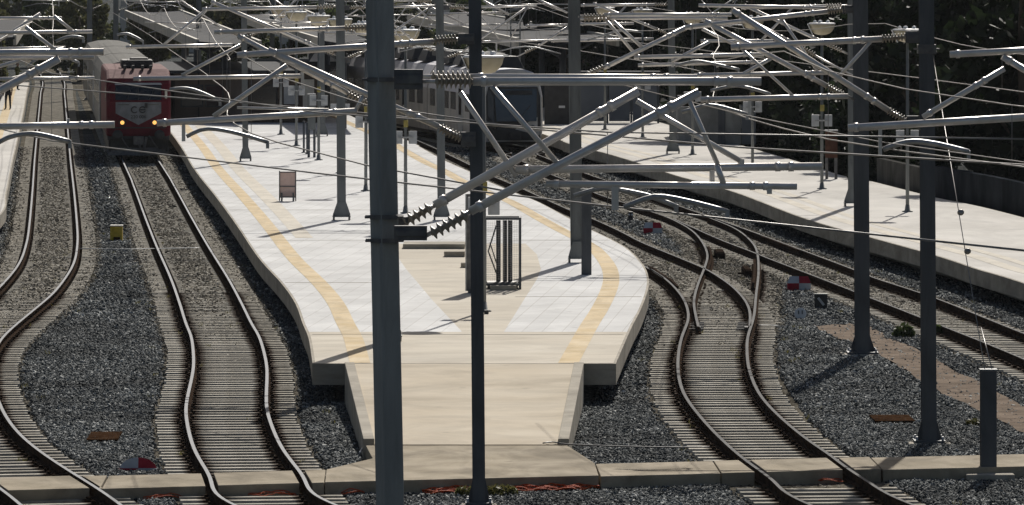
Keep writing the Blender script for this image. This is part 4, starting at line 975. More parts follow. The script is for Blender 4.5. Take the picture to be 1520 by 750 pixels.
def coach_proto():
    t=thing('passenger_coach',(0,0,0),'x','coach','coaches behind the locomotive')
    sec=[(-1.36,.75),(-1.40,1.2),(-1.40,2.75),(-1.36,3.3),(-1.18,3.66),(-.6,3.80),(0,3.84),(.6,3.80),(1.18,3.66),(1.36,3.3),(1.40,2.75),(1.40,1.2),(1.36,.75)]
    mb=extr(sec,0,24.4,[0,0,0,1,1,1,1,1,1,0,0,0,0]); local(mb,'body',[M_coach,M_coachroof],t)
    for k in range(10):
        for sx in(-1,1):
            y=2.6+k*2.12; m=MB(); m.box((sx*1.402,y,2.25),(.03,1.25,.85)); local(m,'window',M_glass,t)
    for y in(.9,23.5):
        for sx in(-1,1): m=MB(); m.box((sx*1.403,y,1.95),(.03,.8,2.0)); local(m,'door',M_plate,t)
    m=MB(); m.box((0,12.2,.52),(2.2,22,.5)); local(m,'underframe',M_black,t)
    for y in(2.6,5.2,19.2,21.8):
        for sx in(-1,1): m=MB(); m.lathe((sx*.76,y,.46),(sx,0,0),[(-.06,.46),(.06,.44),(.07,.1)],16); local(m,'wheel',M_black,t)
    return t
cbase=coach_proto(); h=Vector((-math.sin(RZ),math.cos(RZ),0))
for i,l in enumerate(('grey ribbed-roof coach coupled right behind the red locomotive','middle grey coach of the train behind the red locomotive','last grey coach of the train, farthest from the red locomotive')):
    c=cbase if i==0 else copy_tree(cbase); c.location=lo0+h*(18.1+i*25.2); c.rotation_euler=(0,0,RZ); c['label']=l

# blue fronted railcar
RZ2=math.atan(.145); e0=G(762.5,222); h2=Vector((-math.sin(RZ2),math.cos(RZ2),0))
def car_sec(w,zt): return [(-w+.08,.35),(-w,.9),(-w,2.35),(-w+.12,2.95),(-w+.42,zt-.14),(-w*.4,zt-.01),(0,zt+.02),(w*.4,zt-.01),(w-.42,zt-.14),(w-.12,2.95),(w,2.35),(w,.9),(w-.08,.35)]
def railcar_car(front, label):
    t=thing('railcar',(0,0,0),label,'railcar','cars of the blue fronted railcar')
    S=[(-.0,.93,.985),(.28,.985,1.0),(.9,1,1),(19.0,1,1)] if front else [(0,1,1),(19,1,1)]
    base_=car_sec(1.37,3.56); n=len(base_); mb=MB(); vs=[]
    for y,sx,sz in S: vs+=[(x*sx,y+(0 if not front or y>.5 else max(0,(z-1.2))*.16*(1 if y<.1 else .4)),.35+(z-.35)*sz) for x,z in base_]
    mb.v=[tuple(v) for v in vs]
    mb.f.append(list(range(n))); mb.mi.append(0); mb.sm.append(False); mb.f.append(list(reversed(range((len(S)-1)*n,len(S)*n)))); mb.mi.append(0); mb.sm.append(False)
    for i in range(len(S)-1):
        for k in range(n):
            mb.f.append([i*n+k,(i+1)*n+k,(i+1)*n+(k+1)%n,i*n+(k+1)%n]); mb.mi.append(1 if 2<=k<=9 else 0); mb.sm.append(False)
    local(mb,'body',[M_silver,M_lilac],t)
    y0=1.6 if front else 1.0
    for k in range(7):
        for sx in(-1,1):
            if k in(2,5):
                m=MB(); m.box((sx*1.372,y0+1.0+k*2.45,1.65),(.03,1.35,2.1)); q=local(m,'door',M_plate,t); m=MB(); m.box((sx*1.39,y0+1.0+k*2.45,1.95),(.02,.9,1.2)); local(m,'pane',M_glass,q)
            else:
                m=MB(); m.box((sx*1.372,y0+1.0+k*2.45,1.95),(.03,1.7,.8)); local(m,'window',M_wind,t)
    for k,(y,L_,hh) in enumerate(((3.2,2.4,.55),(7.2,2.8,.62),(11.2,2.4,.5),(15.0,3.0,.6))):
        m=MB(); z=3.54; a=.95; m.add([(-a,y,z),(a,y,z),(a,y+L_,z),(-a,y+L_,z),(-a*.75,y+.3,z+hh),(a*.75,y+.3,z+hh),(a*.75,y+L_-.2,z+hh),(-a*.75,y+L_-.2,z+hh)],[(0,3,2,1),(4,5,6,7),(0,1,5,4),(1,2,6,5),(2,3,7,6),(3,0,4,7)])
        q=local(m,'roof_unit',M_black,t,.04); m=MB(); m.box((-.1,y+1.2,z+hh+.02),(.9,.9,.05)); local(m,'grille',M_plate,q)
    m=MB(); m.box((0,9.5,.45),(2.3,17.5,.5)); local(m,'underframe',M_black,t)
    if front:
        def fp(x,z,o): return (x,max(0,(.35+(z-.35)*1.0-1.2))*.16-o,z)
        def fpanel(pts,name,mat,o=.02,par=t):
            a=[Vector(fp(x,z,o)) for x,z in pts]; b_=[v+Vector((0,.03,0)) for v in a]; k=len(a); m=MB()
            m.add(a+b_,[tuple(range(k)),tuple(reversed(range(k,2*k)))]+[(i,k+i,k+(i+1)%k,(i+1)%k) for i in range(k)]); return local(m,name,mat,par)
        fpanel([(-1.16,.40),(1.16,.40),(1.215,1.0),(1.215,2.35),(1.10,2.78),(-1.10,2.78),(-1.215,2.35),(-1.215,1.0)],'front_mask',M_black)
        w=fpanel([(-.78,1.25),(1.02,1.25),(1.06,2.68),(-.84,2.68)],'windscreen',M_glassb,.055)
        m=MB(); m.tube(fp(.2,1.28,.10),fp(.75,1.95,.10),.015,6); local(m,'wiper',M_black,w)
        fpanel([(-1.16,1.5),(-.86,1.1),(-.90,2.3),(-1.08,2.7),(-1.14,2.5)],'pillar_panel',M_wind,.05)
        fpanel([(-.35,2.42),(.85,2.42),(.85,2.62),(-.35,2.62)],'destination_display',M_black,.075,w)
        for sx in(-1,1):
            m=MB(); m.lathe(fp(sx*.85,.98,.02),(0,-1,0),[(0,.1),(.04,.1),(.05,.07),(.052,.01)],14); local(m,'headlight',M_glass,t)
        m=MB(); m.box((0,-.25,.62),(.35,.6,.3)); m.box((0,-.5,.62),(.5,.12,.4)); local(m,'coupler',M_black,t,.03)
    return t
ra=railcar_car(True,'front car of the railcar with a big dark blue windscreen'); ra.location=e0; ra.rotation_euler=(0,0,RZ2)
rb=railcar_car(False,'second car of the blue fronted railcar, half hidden by the big mast'); rb.location=e0+h2*19.5; rb.rotation_euler=(0,0,RZ2+.03)
h3=Vector((-math.sin(RZ2+.03),math.cos(RZ2+.03),0))
rc=copy_tree(rb); rc.location=rb.location+h3*19.5; rc.rotation_euler=(0,0,RZ2+.05); rc['label']='third car of the blue fronted railcar, farthest from the viewer'

# ================================================================ CANOPIES, KIOSK, WALLS
def canopy(name, z, pn, label, zr=.0, cols=()):
    """pn: near-left, near-right, far-right, far-left photo points on the roof plane"""
    P=[G(x,y,z) for x,y in pn]; c=sum(P,Vector())/4
    t=thing('platform_canopy',(c.x,P[0].y,ZP),label,'canopy','platform canopies')
    mb=MB(); mid_n=(P[0]+P[1])/2; mid_f=(P[3]+P[2])/2; up=Vector((0,0,zr))
    Q=[P[0]+up,mid_n,P[1]+up,P[2]+up,mid_f,P[3]+up]; dn=Vector((0,0,-.12))
    mb.add(Q+[q+dn for q in Q],[(0,1,4,5),(1,2,3,4),(7,6,11,10),(8,7,10,9),(0,6,7,1),(1,7,8,2),(3,9,10,4),(4,10,11,5)])
    mb.build('roof',M_sheet,t)
    for a,b_ in ((Q[0],Q[5]),(Q[2],Q[3])):
        u=(b_-a).normalized(); sd_=Vector((u.y,-u.x,0))*.08; m=MB()
        m.add([a-sd_+Vector((0,0,.10)),a+sd_+Vector((0,0,.10)),a+sd_-Vector((0,0,.42)),a-sd_-Vector((0,0,.42)),b_-sd_+Vector((0,0,.10)),b_+sd_+Vector((0,0,.10)),b_+sd_-Vector((0,0,.42)),b_-sd_-Vector((0,0,.42))],[(0,1,2,3),(7,6,5,4),(0,4,5,1),(1,5,6,2),(2,6,7,3),(3,7,4,0)])
        m.build('fascia',M_fascia,t)
    for f in cols:
        p=mid_n.lerp(mid_f,f); m=MB(); m.tube((p.x,p.y,ZP+.005),(p.x,p.y,z-.1),.16,12); m.build('column',M_mastd,t)
        m=MB(); m.tube((p.x,p.y,z-.9),(p.x-1.6,p.y,z-.1+zr*.6),.07,8); m.tube((p.x,p.y,z-.9),(p.x+1.6,p.y,z-.1+zr*.6),.07,8); m.build('bracket',M_mastd,t)
    return t
canopy('a',4.35,[(293,65),(386,67),(262,16),(186,19)],'grey roofed canopy over the track side of the island platform, by the coaches',.12,(.03,.16,.30,.45))
canopy('b',4.55,[(478,66),(552,66),(436,12),(360,29)],'grey roofed canopy over the railcar side of the island platform',.18,(.03,.18,.35))
canopy('c',4.35,[(768,64),(917,61),(700,22),(606,27)],'long grey canopy over the side platform, above the railcar',.15,(.03,.15,.28,.42))
canopy('d',4.45,[(-190,61),(22,58),(42,30),(-120,30)],'grey canopy over the left platform at the edge of the view',.10,(.05,.3,.6))
# kiosk beneath the canopies
def Xat(px,d): return (px-CX)*d/F
t=thing('platform_kiosk',(Xat(370,286),286,ZP),'brown panelled kiosk building in the shade under the platform canopies','kiosk')
x0,x1=Xat(258,284),Xat(482,284)
mb=MB(); mb.add([(x0,284,ZP),(x1,284,ZP),(x1-2.1,309,ZP),(x0-2.1,309,ZP),(x0,284,2.95),(x1,284,2.95),(x1-2.1,309,2.95),(x0-2.1,309,2.95)],[(0,3,2,1),(4,5,6,7),(0,1,5,4),(1,2,6,5),(2,3,7,6),(3,0,4,7)]); mb.build('wall',M_kioskp,t)
mb=MB(); mb.box(((x0+x1)/2-1,296.5,3.02),(x1-x0+2.4,25.6,.14)); mb.build('roof',M_roof,t)
for px_,w in ((285,1.1),(318,.9),(392,1.3)):
    m=MB(); m.box((Xat(px_,284),283.985,1.85),(w,.05,1.1)); f=m.build('window',M_black,t); m=MB(); m.box((Xat(px_,284),283.955,1.85),(w-.14,.02,.96)); m.build('pane',M_glass,f)
m=MB(); m.box((Xat(350,284),283.985,1.6),(.95,.05,2.08)); f=m.build('door',M_brown,t); m=MB(); m.box((Xat(350,284)+.36,283.94,1.6),(.04,.06,.2)); m.build('handle',M_galv,f)
for i,(px_,w,h_) in enumerate(((432,.7,.9),(458,.55,1.5))):
    m=MB(); m.box((Xat(px_,284),283.97,1.9),(w,.04,h_)); m.build('poster_board',M_plate if i==0 else M_offwhite,t)
# wall and hedge far between the platforms
t=thing('low_wall',(Xat(520,432),432,ZG),'grey boundary wall with bushes above it, far beyond the kiosk','wall')
mb=MB(); mb.box((Xat(520,432),432,.45),(14,.3,1.45)); mb.build('wall_face',M_bluewall,t); mb=MB(); mb.box((Xat(520,432),432,1.2),(14.1,.42,.08)); mb.build('coping',M_hall,t)
# wall behind the side platform
t=thing('low_wall',(float(rB(200)),200,0),'low grey wall in shade along the back of the side platform','wall')
def wallrun(da,db,z1,mat,name,th=.24,off=.35,z0=-.3):
    mb=MB(); vs=[]; ds=ar(da,db,4)
    for d in ds: a=float(rB(d))+off; vs+=[(a,d,z0),(a+th,d,z0),(a+th,d,z1),(a,d,z1)]
    n=len(ds); fs=[(0,1,2,3),(4*n-4,4*n-1,4*n-2,4*n-3)]
    for i in range(n-1):
        o=4*i; q=o+4; fs+=[(o+3,o+2,q+2,q+3),(o,o+3,q+3,q),(o+1,q+1,q+2,o+2)]
    mb.add(vs,fs); return mb.build(name,mat,t)
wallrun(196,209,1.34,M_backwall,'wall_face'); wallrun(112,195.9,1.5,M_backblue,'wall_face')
# stair enclosure
t=thing('stair_enclosure',(8.7,250,ZP),'pale concrete stair enclosure with a dark post in the middle, on the side platform','stairwell')
def fxd(px_,d): return Xat(px_,d)
d_=250.; 
for a,b_,h_,m_ in ((1007,1066,1.62,M_hall),(1076,1100,1.48,M_hall),(1101,1122,1.40,M_bluewall)):
    m=MB(); xa,xb=fxd(a,d_),fxd(b_,d_); m.box(((xa+xb)/2,d_+.12,ZP+h_/2),(xb-xa,.24,h_)); m.build('wall_panel',m_,t,.02)
m=MB(); m.box((fxd(1071,d_),d_+.08,ZP+.85),(.30,.3,1.7)); m.build('post',M_mastd,t,.02)
m=MB(); m.box((fxd(1007,d_)+.12,d_+6.3,ZP+.8),(.22,12,1.6)); m.box((fxd(1122,d_)-.12,d_+6.3,ZP+.7),(.22,12,1.4)); m.build('wall_panel',M_hall,t)
# glass shelter under the side canopy
t=thing('platform_shelter',(Xat(880,283),283,ZP),'blue-grey glazed shelter in shade under the side platform canopy','shelter')
for a,b_ in ((858,899),(904,935),(939,975)):
    xa,xb=Xat(a,283),Xat(b_,283); m=MB(); m.box(((xa+xb)/2,283,ZP+1.15),(xb-xa,.06,2.1)); m.build('glass_panel',M_bluewall,t)
for a in (857,901.5,937,977):
    m=MB(); m.box((Xat(a,283),283,ZP+1.2),(.1,.1,2.4)); m.build('post',M_mastd,t)
m=MB(); m.box((Xat(917,284),284,ZP+2.45),(4.1,2.4,.1)); m.build('roof',M_roof,t)
m=MB(); m.box((Xat(917,284),284.6,ZP+.45),(3.2,.45,.08)); 
m.build('bench',M_bracket,t)
t=thing('info_panel',(Xat(834,281),281,ZP),'dark upright panel with a small white sign, beside the railcar front','panel')
m=MB(); m.box((Xat(828,281),281,ZP+1.1),(1.3,.12,2.2)); m.build('board',M_black,t); m=MB(); m.box((Xat(834,281),280.92,ZP+.85),(.30,.02,.11)); m.build('sign_plate',M_white,t)

# ================================================================ TREES AND HOUSES
def leaves(n, clumps, size, seed):
    r=np.random.default_rng(seed); k=r.integers(0,len(clumps),n); C=np.array([c[:3] for c in clumps])[k]; Rr=np.array([c[3:6] for c in clumps])[k]
    v=r.normal(size=(n,3)); v/=np.linalg.norm(v,axis=1)[:,None]; rad=r.uniform(.35,1.08,n)**.6
    P=C+v*Rr*rad[:,None]; a=r.normal(size=(n,3)); a/=np.linalg.norm(a,axis=1)[:,None]; b_=np.cross(a,r.normal(size=(n,3))); b_/=np.linalg.norm(b_,axis=1)[:,None]
    s=(size*r.uniform(.6,1.4,n))[:,None]; V=np.stack([P-a*s,P+b_*s*.55,P+a*s,P-b_*s*.55],1).reshape(-1,3)
    return V
def leafmesh(name, V, mat):
    n=len(V)//4; me=bpy.data.meshes.new(name); me.vertices.add(n*4); me.vertices.foreach_set('co',V.reshape(-1).astype(np.float32))
    me.loops.add(n*4); me.loops.foreach_set('vertex_index',np.arange(n*4,dtype=np.int32)); me.polygons.add(n)
    me.polygons.foreach_set('loop_start',np.arange(0,n*4,4,dtype=np.int32)); me.polygons.foreach_set('loop_total',np.full(n,4,np.int32)); me.materials.append(mat); me.update(); return me
def tree_proto(seed, h, rad, z0, mat, nl, size, label, name='tree'):
    r=random.Random(seed); t=thing(name,(0,0,0),label,'tree'); cl=[]
    for i in range(16):
        z=z0+(h-z0)*((i+.5)/16); q=rad*(1-.75*abs((z-z0)/(h-z0)-.45)**1.6)*r.uniform(.35,.95); a=r.uniform(0,6.28)
        s=rad*r.uniform(.28,.5); cl.append((q*math.cos(a),q*math.sin(a),z,s,s,s*.75))
    o=bpy.data.objects.new('crown',leafmesh('crown',leaves(nl,cl,size,seed),mat)); COL.objects.link(o); o.parent=t
    mb=MB(); mb.poly([(0,0,-.3),(.05,.03,h*.25),(-.08,.05,h*.5),(.03,-.04,h*.8)],.22,8,r1=.05)
    for c in cl[2:12:2]: mb.poly([(0,0,max(.6,c[2]*.55)),(c[0]*.6,c[1]*.6,c[2]*.85),(c[0],c[1],c[2])],.08,6,r1=.02)
    o=mb.build('trunk',M_bark,None); o.parent=t
    return t
protos={'dark':[tree_proto(s,8.5,3.2,.6,M_leafd,6500,.24,'x') for s in(1,2,3)],
        'olive':[tree_proto(s,7.0,2.6,.9,M_leafo,4200,.24,'x') for s in(11,12)],
        'mid':[tree_proto(s,6.5,2.5,.5,M_leafm,4500,.24,'x') for s in(21,22)]}
protos['bush']=[tree_proto(s,2.4,1.5,.1,M_leafd,2600,.14,'x','dark_bush') for s in(31,32)]
used=set()
def plant_tree(kind,x,d,s,label,group,rz):
    p=protos[kind][rng.randrange(len(protos[kind]))]
    t=p if p.name not in used else copy_tree(p); used.add(p.name)
    t.location=(x,d,ZG); t.scale=(s,s,s*rng.uniform(.92,1.1)); t.rotation_euler=(0,0,rz); t['label']=label; t['group']=group; t['category']='bush' if kind=='bush' else 'tree'
rt=[]
for d,xs in ((205,(17.5,)),(226,(14.6,18.6)),(246,(13.6,17.5,21.5)),(268,(11.4,15.4,19.5,23.4)),(292,(12.5,17,22,26.5)),(320,(6.5,11.5,17,23,29)),(350,(3,9,15,22,29,35)),(384,(4,11,19,28,37))):
    for x in xs: rt.append((x+rng.uniform(-.8,.8),d+rng.uniform(-5,5)))
for i,(x,d) in enumerate(rt):
    px_=int(CX+F*x/d)
    where='behind the low wall' if px_>1230 else ('behind the stair enclosure' if px_>1000 else 'behind the side platform canopy')
    kk=[q for q in rt if ((CX+F*q[0]/q[1]>1230)==(px_>1230)) and ((CX+F*q[0]/q[1]>1000)==(px_>1000))]
    kk.sort(key=lambda q:q[1]); rank=kk.index((x,d))
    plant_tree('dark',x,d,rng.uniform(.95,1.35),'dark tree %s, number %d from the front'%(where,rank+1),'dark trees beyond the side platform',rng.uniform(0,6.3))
bl=[(211,1.6),(216,2.2),(221,1.5),(227,2.4),(233,1.7),(239,2.0),(247,2.6),(256,1.8)]
bn=['dark bush at the far end of the low wall','dark bush just beyond the low wall end','dark bush behind the brown notice board','dark bush behind the lamp near the brown notice board','dark bush midway between notice board and stair enclosure','dark bush nearing the stair enclosure','dark bush beside the stair enclosure wall','dark bush behind the stair enclosure']
for (d,o_),l in zip(bl,bn): plant_tree('bush',float(rB(d))+o_,d,rng.uniform(.85,1.2),l,'dark bushes along the side platform',rng.uniform(0,6.3))
lt=[(-46,400,'mid'),(-41,432,'olive'),(-36.5,398,'olive'),(-33.5,455,'mid'),(-31,420,'olive'),(-38,480,'mid'),(-28.5,470,'olive'),(-25,500,'mid'),(-21,465,'olive'),(-17,452,'mid'),(-12.5,450,'mid'),(-8,470,'olive'),(-3,450,'mid'),(1.5,440,'mid'),(-44,520,'olive'),(-15,520,'olive'),(-30,540,'mid'),(-5,530,'mid'),(6,500,'mid')]
names=['bushy tree far behind the left platform canopy','olive tree at the far end of the leftmost track','olive tree beside the far coaches','round green tree beyond the last coach','olive tree over the coach roofs','far green tree at the end of the leftmost track',
 'olive tree left of the island canopy roof','green tree behind the island canopy roof','olive tree over the lamp row','green tree above the kiosk canopy','green tree above the far grey wall','olive tree above the railcar roof','green tree above the railcar front','green tree where the side canopy ends','farthest olive tree on the left','farthest olive tree behind the big mast','farthest green tree behind the coaches','farthest green tree behind the railcar','farthest green tree behind the lattice mast']
for (x,d,k),l in zip(lt,names): plant_tree(k,x,d,rng.uniform(.85,1.15),l,'trees in the far background',rng.uniform(0,6.3))
for v in protos.values():
    for p in v:
        if p.name not in used:
            for c in list(p.children): bpy.data.objects.remove(c)
            bpy.data.objects.remove(p)
def house(x,d,w,dp,h,label,roof=True,nw=4):
    t=thing('house',(x,d,ZG),label,'house','houses in the far background'); m=MB(); m.box((x,d+dp/2,ZG+h/2),(w,dp,h)); m.build('wall',M_house,t)
    m=MB(); a=w/2+.3; y0,y1=d-.3,d+dp+.3; z=ZG+h+.003
    m.add([(x-a,y0,z),(x+a,y0,z),(x+a,y1,z),(x-a,y1,z),(x-a*.4,(y0+y1)/2,z+1.6),(x+a*.4,(y0+y1)/2,z+1.6)],[(0,3,2,1),(0,1,5,4),(1,2,5),(2,3,4,5),(3,0,4)]); m.build('roof',M_tile,t)
    for fl in range(int(h//2.9)):
        for k in range(nw):
            xx=x-w/2+w*(k+.5)/nw; m=MB(); m.box((xx,d-.02,ZG+1.7+fl*2.9),(.95,.08,1.25)); f=m.build('window',M_white,t); m=MB(); m.box((xx,d-.066,ZG+1.7+fl*2.9),(.8,.02,1.1)); m.build('pane',M_glass,f)
house(-33,560,9,8,6,'cream two storey house far beyond the coaches'); house(-20,600,10,8,6.2,'cream house far behind the island canopy roof'); house(-50,590,11,9,6,'cream house at the far left behind the trees'); house(-6,620,11,8,6,'cream house far behind the big mast',nw=5); house(10,640,10,8,6.3,'cream house far behind the side canopy')
# ================================================================ SMALL THINGS ON THE PLATFORMS
# pink panel on legs
p=G(427,299,ZP); t=thing('barrier_panel',p,'small pink mesh panel standing on two short legs near the platform lamp row','barrier'); X,Y,Z=p; w=.50
k=F/Y; w=24/k/1; hgt=44*Y/F
m=MB(); m.box((X,Y,Z+.12+hgt*.45),(w,.025,hgt*.86)); m.build('panel',M_pinkmesh,t)
m=MB()
for sx in(-1,1): m.box((X+sx*w*.5,Y-.02,Z+hgt*.52),(.035,.05,hgt*1.02))
for z in(.14,.5,.98): m.box((X,Y-.02,Z+hgt*z),(w-.04,.045,.03))
m.build('frame',M_bracket,t)
for sx in(-1,1): m=MB(); m.box((X+sx*w*.36,Y,Z+.14),(.05,.34,.28)); m.build('leg',M_bracket,t)
# mesh cage with dark pipes, upright board, slabs
p=G(746,430,ZP); X,Y,Z=p; s=Y/F; t=thing('equipment_cage',p,'open mesh cage holding three dark upright pipes, behind the slim dark mast','cage')
w=52*s; hgt=107*s; m=MB()
for sx in(-1,1):
    for sy in(0,1): m.box((X+sx*w/2,Y+sy*.8,Z+hgt/2),(.06,.06,hgt))
for z in(.12,hgt-.03):
    for sy in(0,1): m.box((X,Y+sy*.8,Z+z),(w+.06,.055,.055))
    for sx in(-1,1): m.box((X+sx*w/2,Y+.4,Z+z),(.05,.75,.05))
m.build('frame',M_mastd,t)
m=MB(); m.box((X,Y+.4,Z+.09),(w-.1,.72,.16)); m.build('base_tray',M_bracket,t)
m=MB()
for i in range(17): m.box((X-w/2+w*(i+1)/18,Y-.0,Z+hgt/2+.06),(.005,.005,hgt-.26))
for i in range(26): m.box((X,Y-.008,Z+.2+(hgt-.28)*(i+1)/27),(w-.07,.005,.005))
m.build('wire_mesh',M_galv,t)
for dx,r_ in((-.10,.055),(.06,.05),(.18,.055)): m=MB(); m.tube((X+dx,Y+.35,Z+.17),(X+dx,Y+.35,Z+hgt-.08),r_,12); m.build('pipe',M_black,t)
m=MB(); m.poly([(X-.15,Y+.3,Z+hgt-.2),(X-.34,Y+.2,Z+.9),(X-.12,Y+.3,Z+.3)],.018,6); m.poly([(X-.30,Y+.3,Z+1.1),(X-.08,Y+.3,Z+.4)],.014,6); m.build('cable',M_cable,t)
m=MB(); m.box((X+.02,Y-.28,Z+.06),(.62,.28,.11)); m.build('concrete_foot',M_conc,t,.015)
p=G(704,435,ZP); X,Y,Z=p; s=Y/F; t=thing('upright_board',p,'tall grey board standing on edge beside the mesh cage','board')
m=MB(); m.box((X,Y,Z+.05+72*s),(24*s,.06,144*s),rz=R(14)); m.build('board',M_bracket,t); m=MB(); m.box((X-12*s,Y-.02,Z+.05+72*s),(.04,.08,144*s)); m.build('edge_post',M_galv,t)
m=MB(); m.box((X,Y-.02,Z+.03),(.3,.4,.05)); m.build('foot',M_bracket,t)
def block(x0,x1,y,h,dp,label,mat=M_conc):
    a,b_=G(x0,y,ZP),G(x1,y,ZP); c=(a+b_)/2; m=MB(); m.box((c.x,c.y+dp/2,c.z+h/2+.005),(b_.x-a.x,dp,h)); return tag(m.build('concrete_block',mat,bevel=.012,at=c),label,'block')
block(598,690,370,.13,1.6,'long low concrete slab lying across the platform beside the big mast')
block(659,690,382,.14,.5,'short concrete block lying just in front of the long slab')
block(684,692,398,.12,.4,'smallest concrete block, at the left foot of the tall grey board')
p=G(720,466,ZP); m=MB(); m.box((p.x+.03,p.y-.15,p.z+.05),(.10,.12,.09)); tag(m.build('junction_box',M_black,bevel=.01,at=p),'tiny black box at the foot of the nearest lamp','box')
# notice boards
def notice(x0,x1,y,h,label,bm=None,pm=None):
    bm=bm or M_brownsign; pm=pm or M_bracket
    p=G((x0+x1)/2,y,ZP); X,Y,Z=p; s=Y/F; w=(x1-x0)*s; t=thing('notice_board',p,label,'notice board','brown notice boards')
    for sx in(-1,1): m=MB(); m.box((X+sx*w*.38,Y,Z+h/2),(.10,.10,h)); m.build('post',pm,t)
    m=MB(); m.box((X,Y-.03,Z+h*.72),(w,.09,h*.55)); m.build('board',bm,t); m=MB(); m.box((X,Y,Z+h+.02),(w*1.08,.2,.05)); m.build('cap',M_plate,t)
notice(1225,1243,266,1.72,'brown notice board on posts by the lamp on the side platform')
notice(1006,1016,183,1.3,'small brown notice board left of the stair enclosure')
notice(457,468,234,2.5,'tall narrow dark notice board among the island platform lamps',M_mast,M_mastd)
for x,y,l in ((451,227,'left one of two thin short posts beside the tall dark board'),(456,229,'right one of two thin short posts beside the tall dark board')):
    p=G(x,y,ZP); t=thing('thin_post',p,l,'post','thin posts'); m=MB(); m.tube(p,p+Vector((0,0,1.3)),.045,10); m.build('shaft',M_mastd,t); m=MB(); m.lathe(p,(0,0,1),[(0,.1),(.03,.1),(.04,.05)],10); m.build('foot',M_mastd,t)

# ================================================================ SMALL THINGS ON THE BALLAST
p=G(173,360,ZG); X,Y,Z=p; s=Y/F; t=thing('signal_box',p,'small worn yellow box with a pale lid on the ballast between two tracks','box')
m=MB(); m.box((X,Y,Z+12.5*s),(18*s,.34,25*s)); m.build('case',M_signyel,t,.02); m=MB(); m.box((X,Y,Z+25*s),(19*s,.38,.04)); m.build('lid',M_offwhite,t,.01)
m=MB(); m.box((X+.02,Y-.18,Z+5*s),(.2,.02,.14)); m.build('hatch',M_rust,t)
# half disc marker
p=G(205,701,ZG+.03); X,Y,Z=p; s=Y/F; t=thing('fouling_marker',p,'red and white quartered half disc marker lying by the walkway','marker','red and white track markers')
def sector(a0,a1,r0,r1,mat,name):
    m=MB(); A=np.linspace(R(a0),R(a1),14); tl_=R(16)
    vs=[]
    for a in A:
        for r_ in(r0,r1):
            u,v=r_*math.cos(a),r_*math.sin(a)*.70; vs.append((X+u,Y+v*math.sin(tl_),Z+.03+v*math.cos(tl_)))
    m.add(vs,[(2*i,2*i+1,2*i+3,2*i+2) for i in range(13)]); o=m.build(name,mat,t); o.modifiers.new('s','SOLIDIFY').thickness=.03
rr_=28*s
sector(90,180,.0,rr_,M_signblu,'face_quarter'); sector(0,90,.0,rr_,M_signred,'face_quarter')
m=MB(); m.box((X-rr_*.5,Y-.02,Z+.03),(rr_,.04,.07)); m.build('base_strip',M_signred,t); m=MB(); m.box((X+rr_*.5,Y-.02,Z+.03),(rr_,.04,.07)); m.build('base_strip',M_signblu,t)
def marker(x,y,label,wp,hp):
    p=G(x,y,ZG+.02); X,Y,Z=p; s=Y/F; t=thing('fouling_marker',p,label,'marker','red and white track markers'); w=wp*s/2; h_=hp*s
    for sx in(-1,1):
        m=MB(); m.box((X+sx*w/2,Y,Z+h_*.27),(w,.10,h_*.54)); m.build('front_face',M_signred if sx<0 else M_signblu,t)
        m=MB(); m.add([(X,Y-.05,Z+h_*.545),(X+sx*w,Y-.05,Z+h_*.545),(X+sx*w*.78,Y+.06,Z+h_*.98),(X,Y+.06,Z+h_*.98),(X,Y+.05,Z+h_*.5),(X+sx*w,Y+.05,Z+h_*.5),(X+sx*w*.78,Y+.11,Z+h_*.96),(X,Y+.11,Z+h_*.96)],[(0,1,2,3),(7,6,5,4),(0,4,5,1),(1,5,6,2),(2,6,7,3),(3,7,4,0)])
        m.build('top_face',M_signblu if sx<0 else M_signred,t)
marker(969,349,'red and white quartered marker between the two tracks by the platform curve',28,19)
marker(1186,433,'red and white quartered marker near the black sign and round disc',35,23)
p=G(1218.5,461,ZG); X,Y,Z=p; s=Y/F; t=thing('track_sign',p,'small square black sign with a pale slanting stripe, standing on ballast','sign')
m=MB(); m.box((X,Y,Z+.05+10.5*s),(19*s,.10,20*s)); m.build('board',M_black,t,.008); m=MB(); m.box((X,Y-.056,Z+.05+10.5*s),(3.6*s,.012,14*s),tilt=Matrix.Rotation(R(-38),3,'Y')); m.build('stripe',M_plate,t)
m=MB(); m.box((X,Y,Z+.06+21*s),(19.5*s,.12,.025)); m.build('top_edge',M_offwhite,t); m=MB(); m.box((X,Y+.02,Z+.0),(.06,.06,.2)); m.build('leg',M_black,t)
p=G(1188,477,ZG); X,Y,Z=p; s=Y/F; t=thing('track_sign',p,'small round grey-white disc with an H-like mark leaning on the ballast','sign')
m=MB(); m.lathe((X,Y,Z+.03+9*s),(0,-1,.25),[(0,9*s),(.03,9*s),(.031,8*s)],20); m.build('disc',M_white,t)
m=MB(); 
for sx in(-.045,.045): m.box((X+sx,Y-.05,Z+.04+11*s),(.03,.012,.09))
m.build('mark',M_bluewall,t); m=MB(); m.box((X,Y+.04,Z+.02),(.05,.05,.24)); m.build('leg',M_black,t)
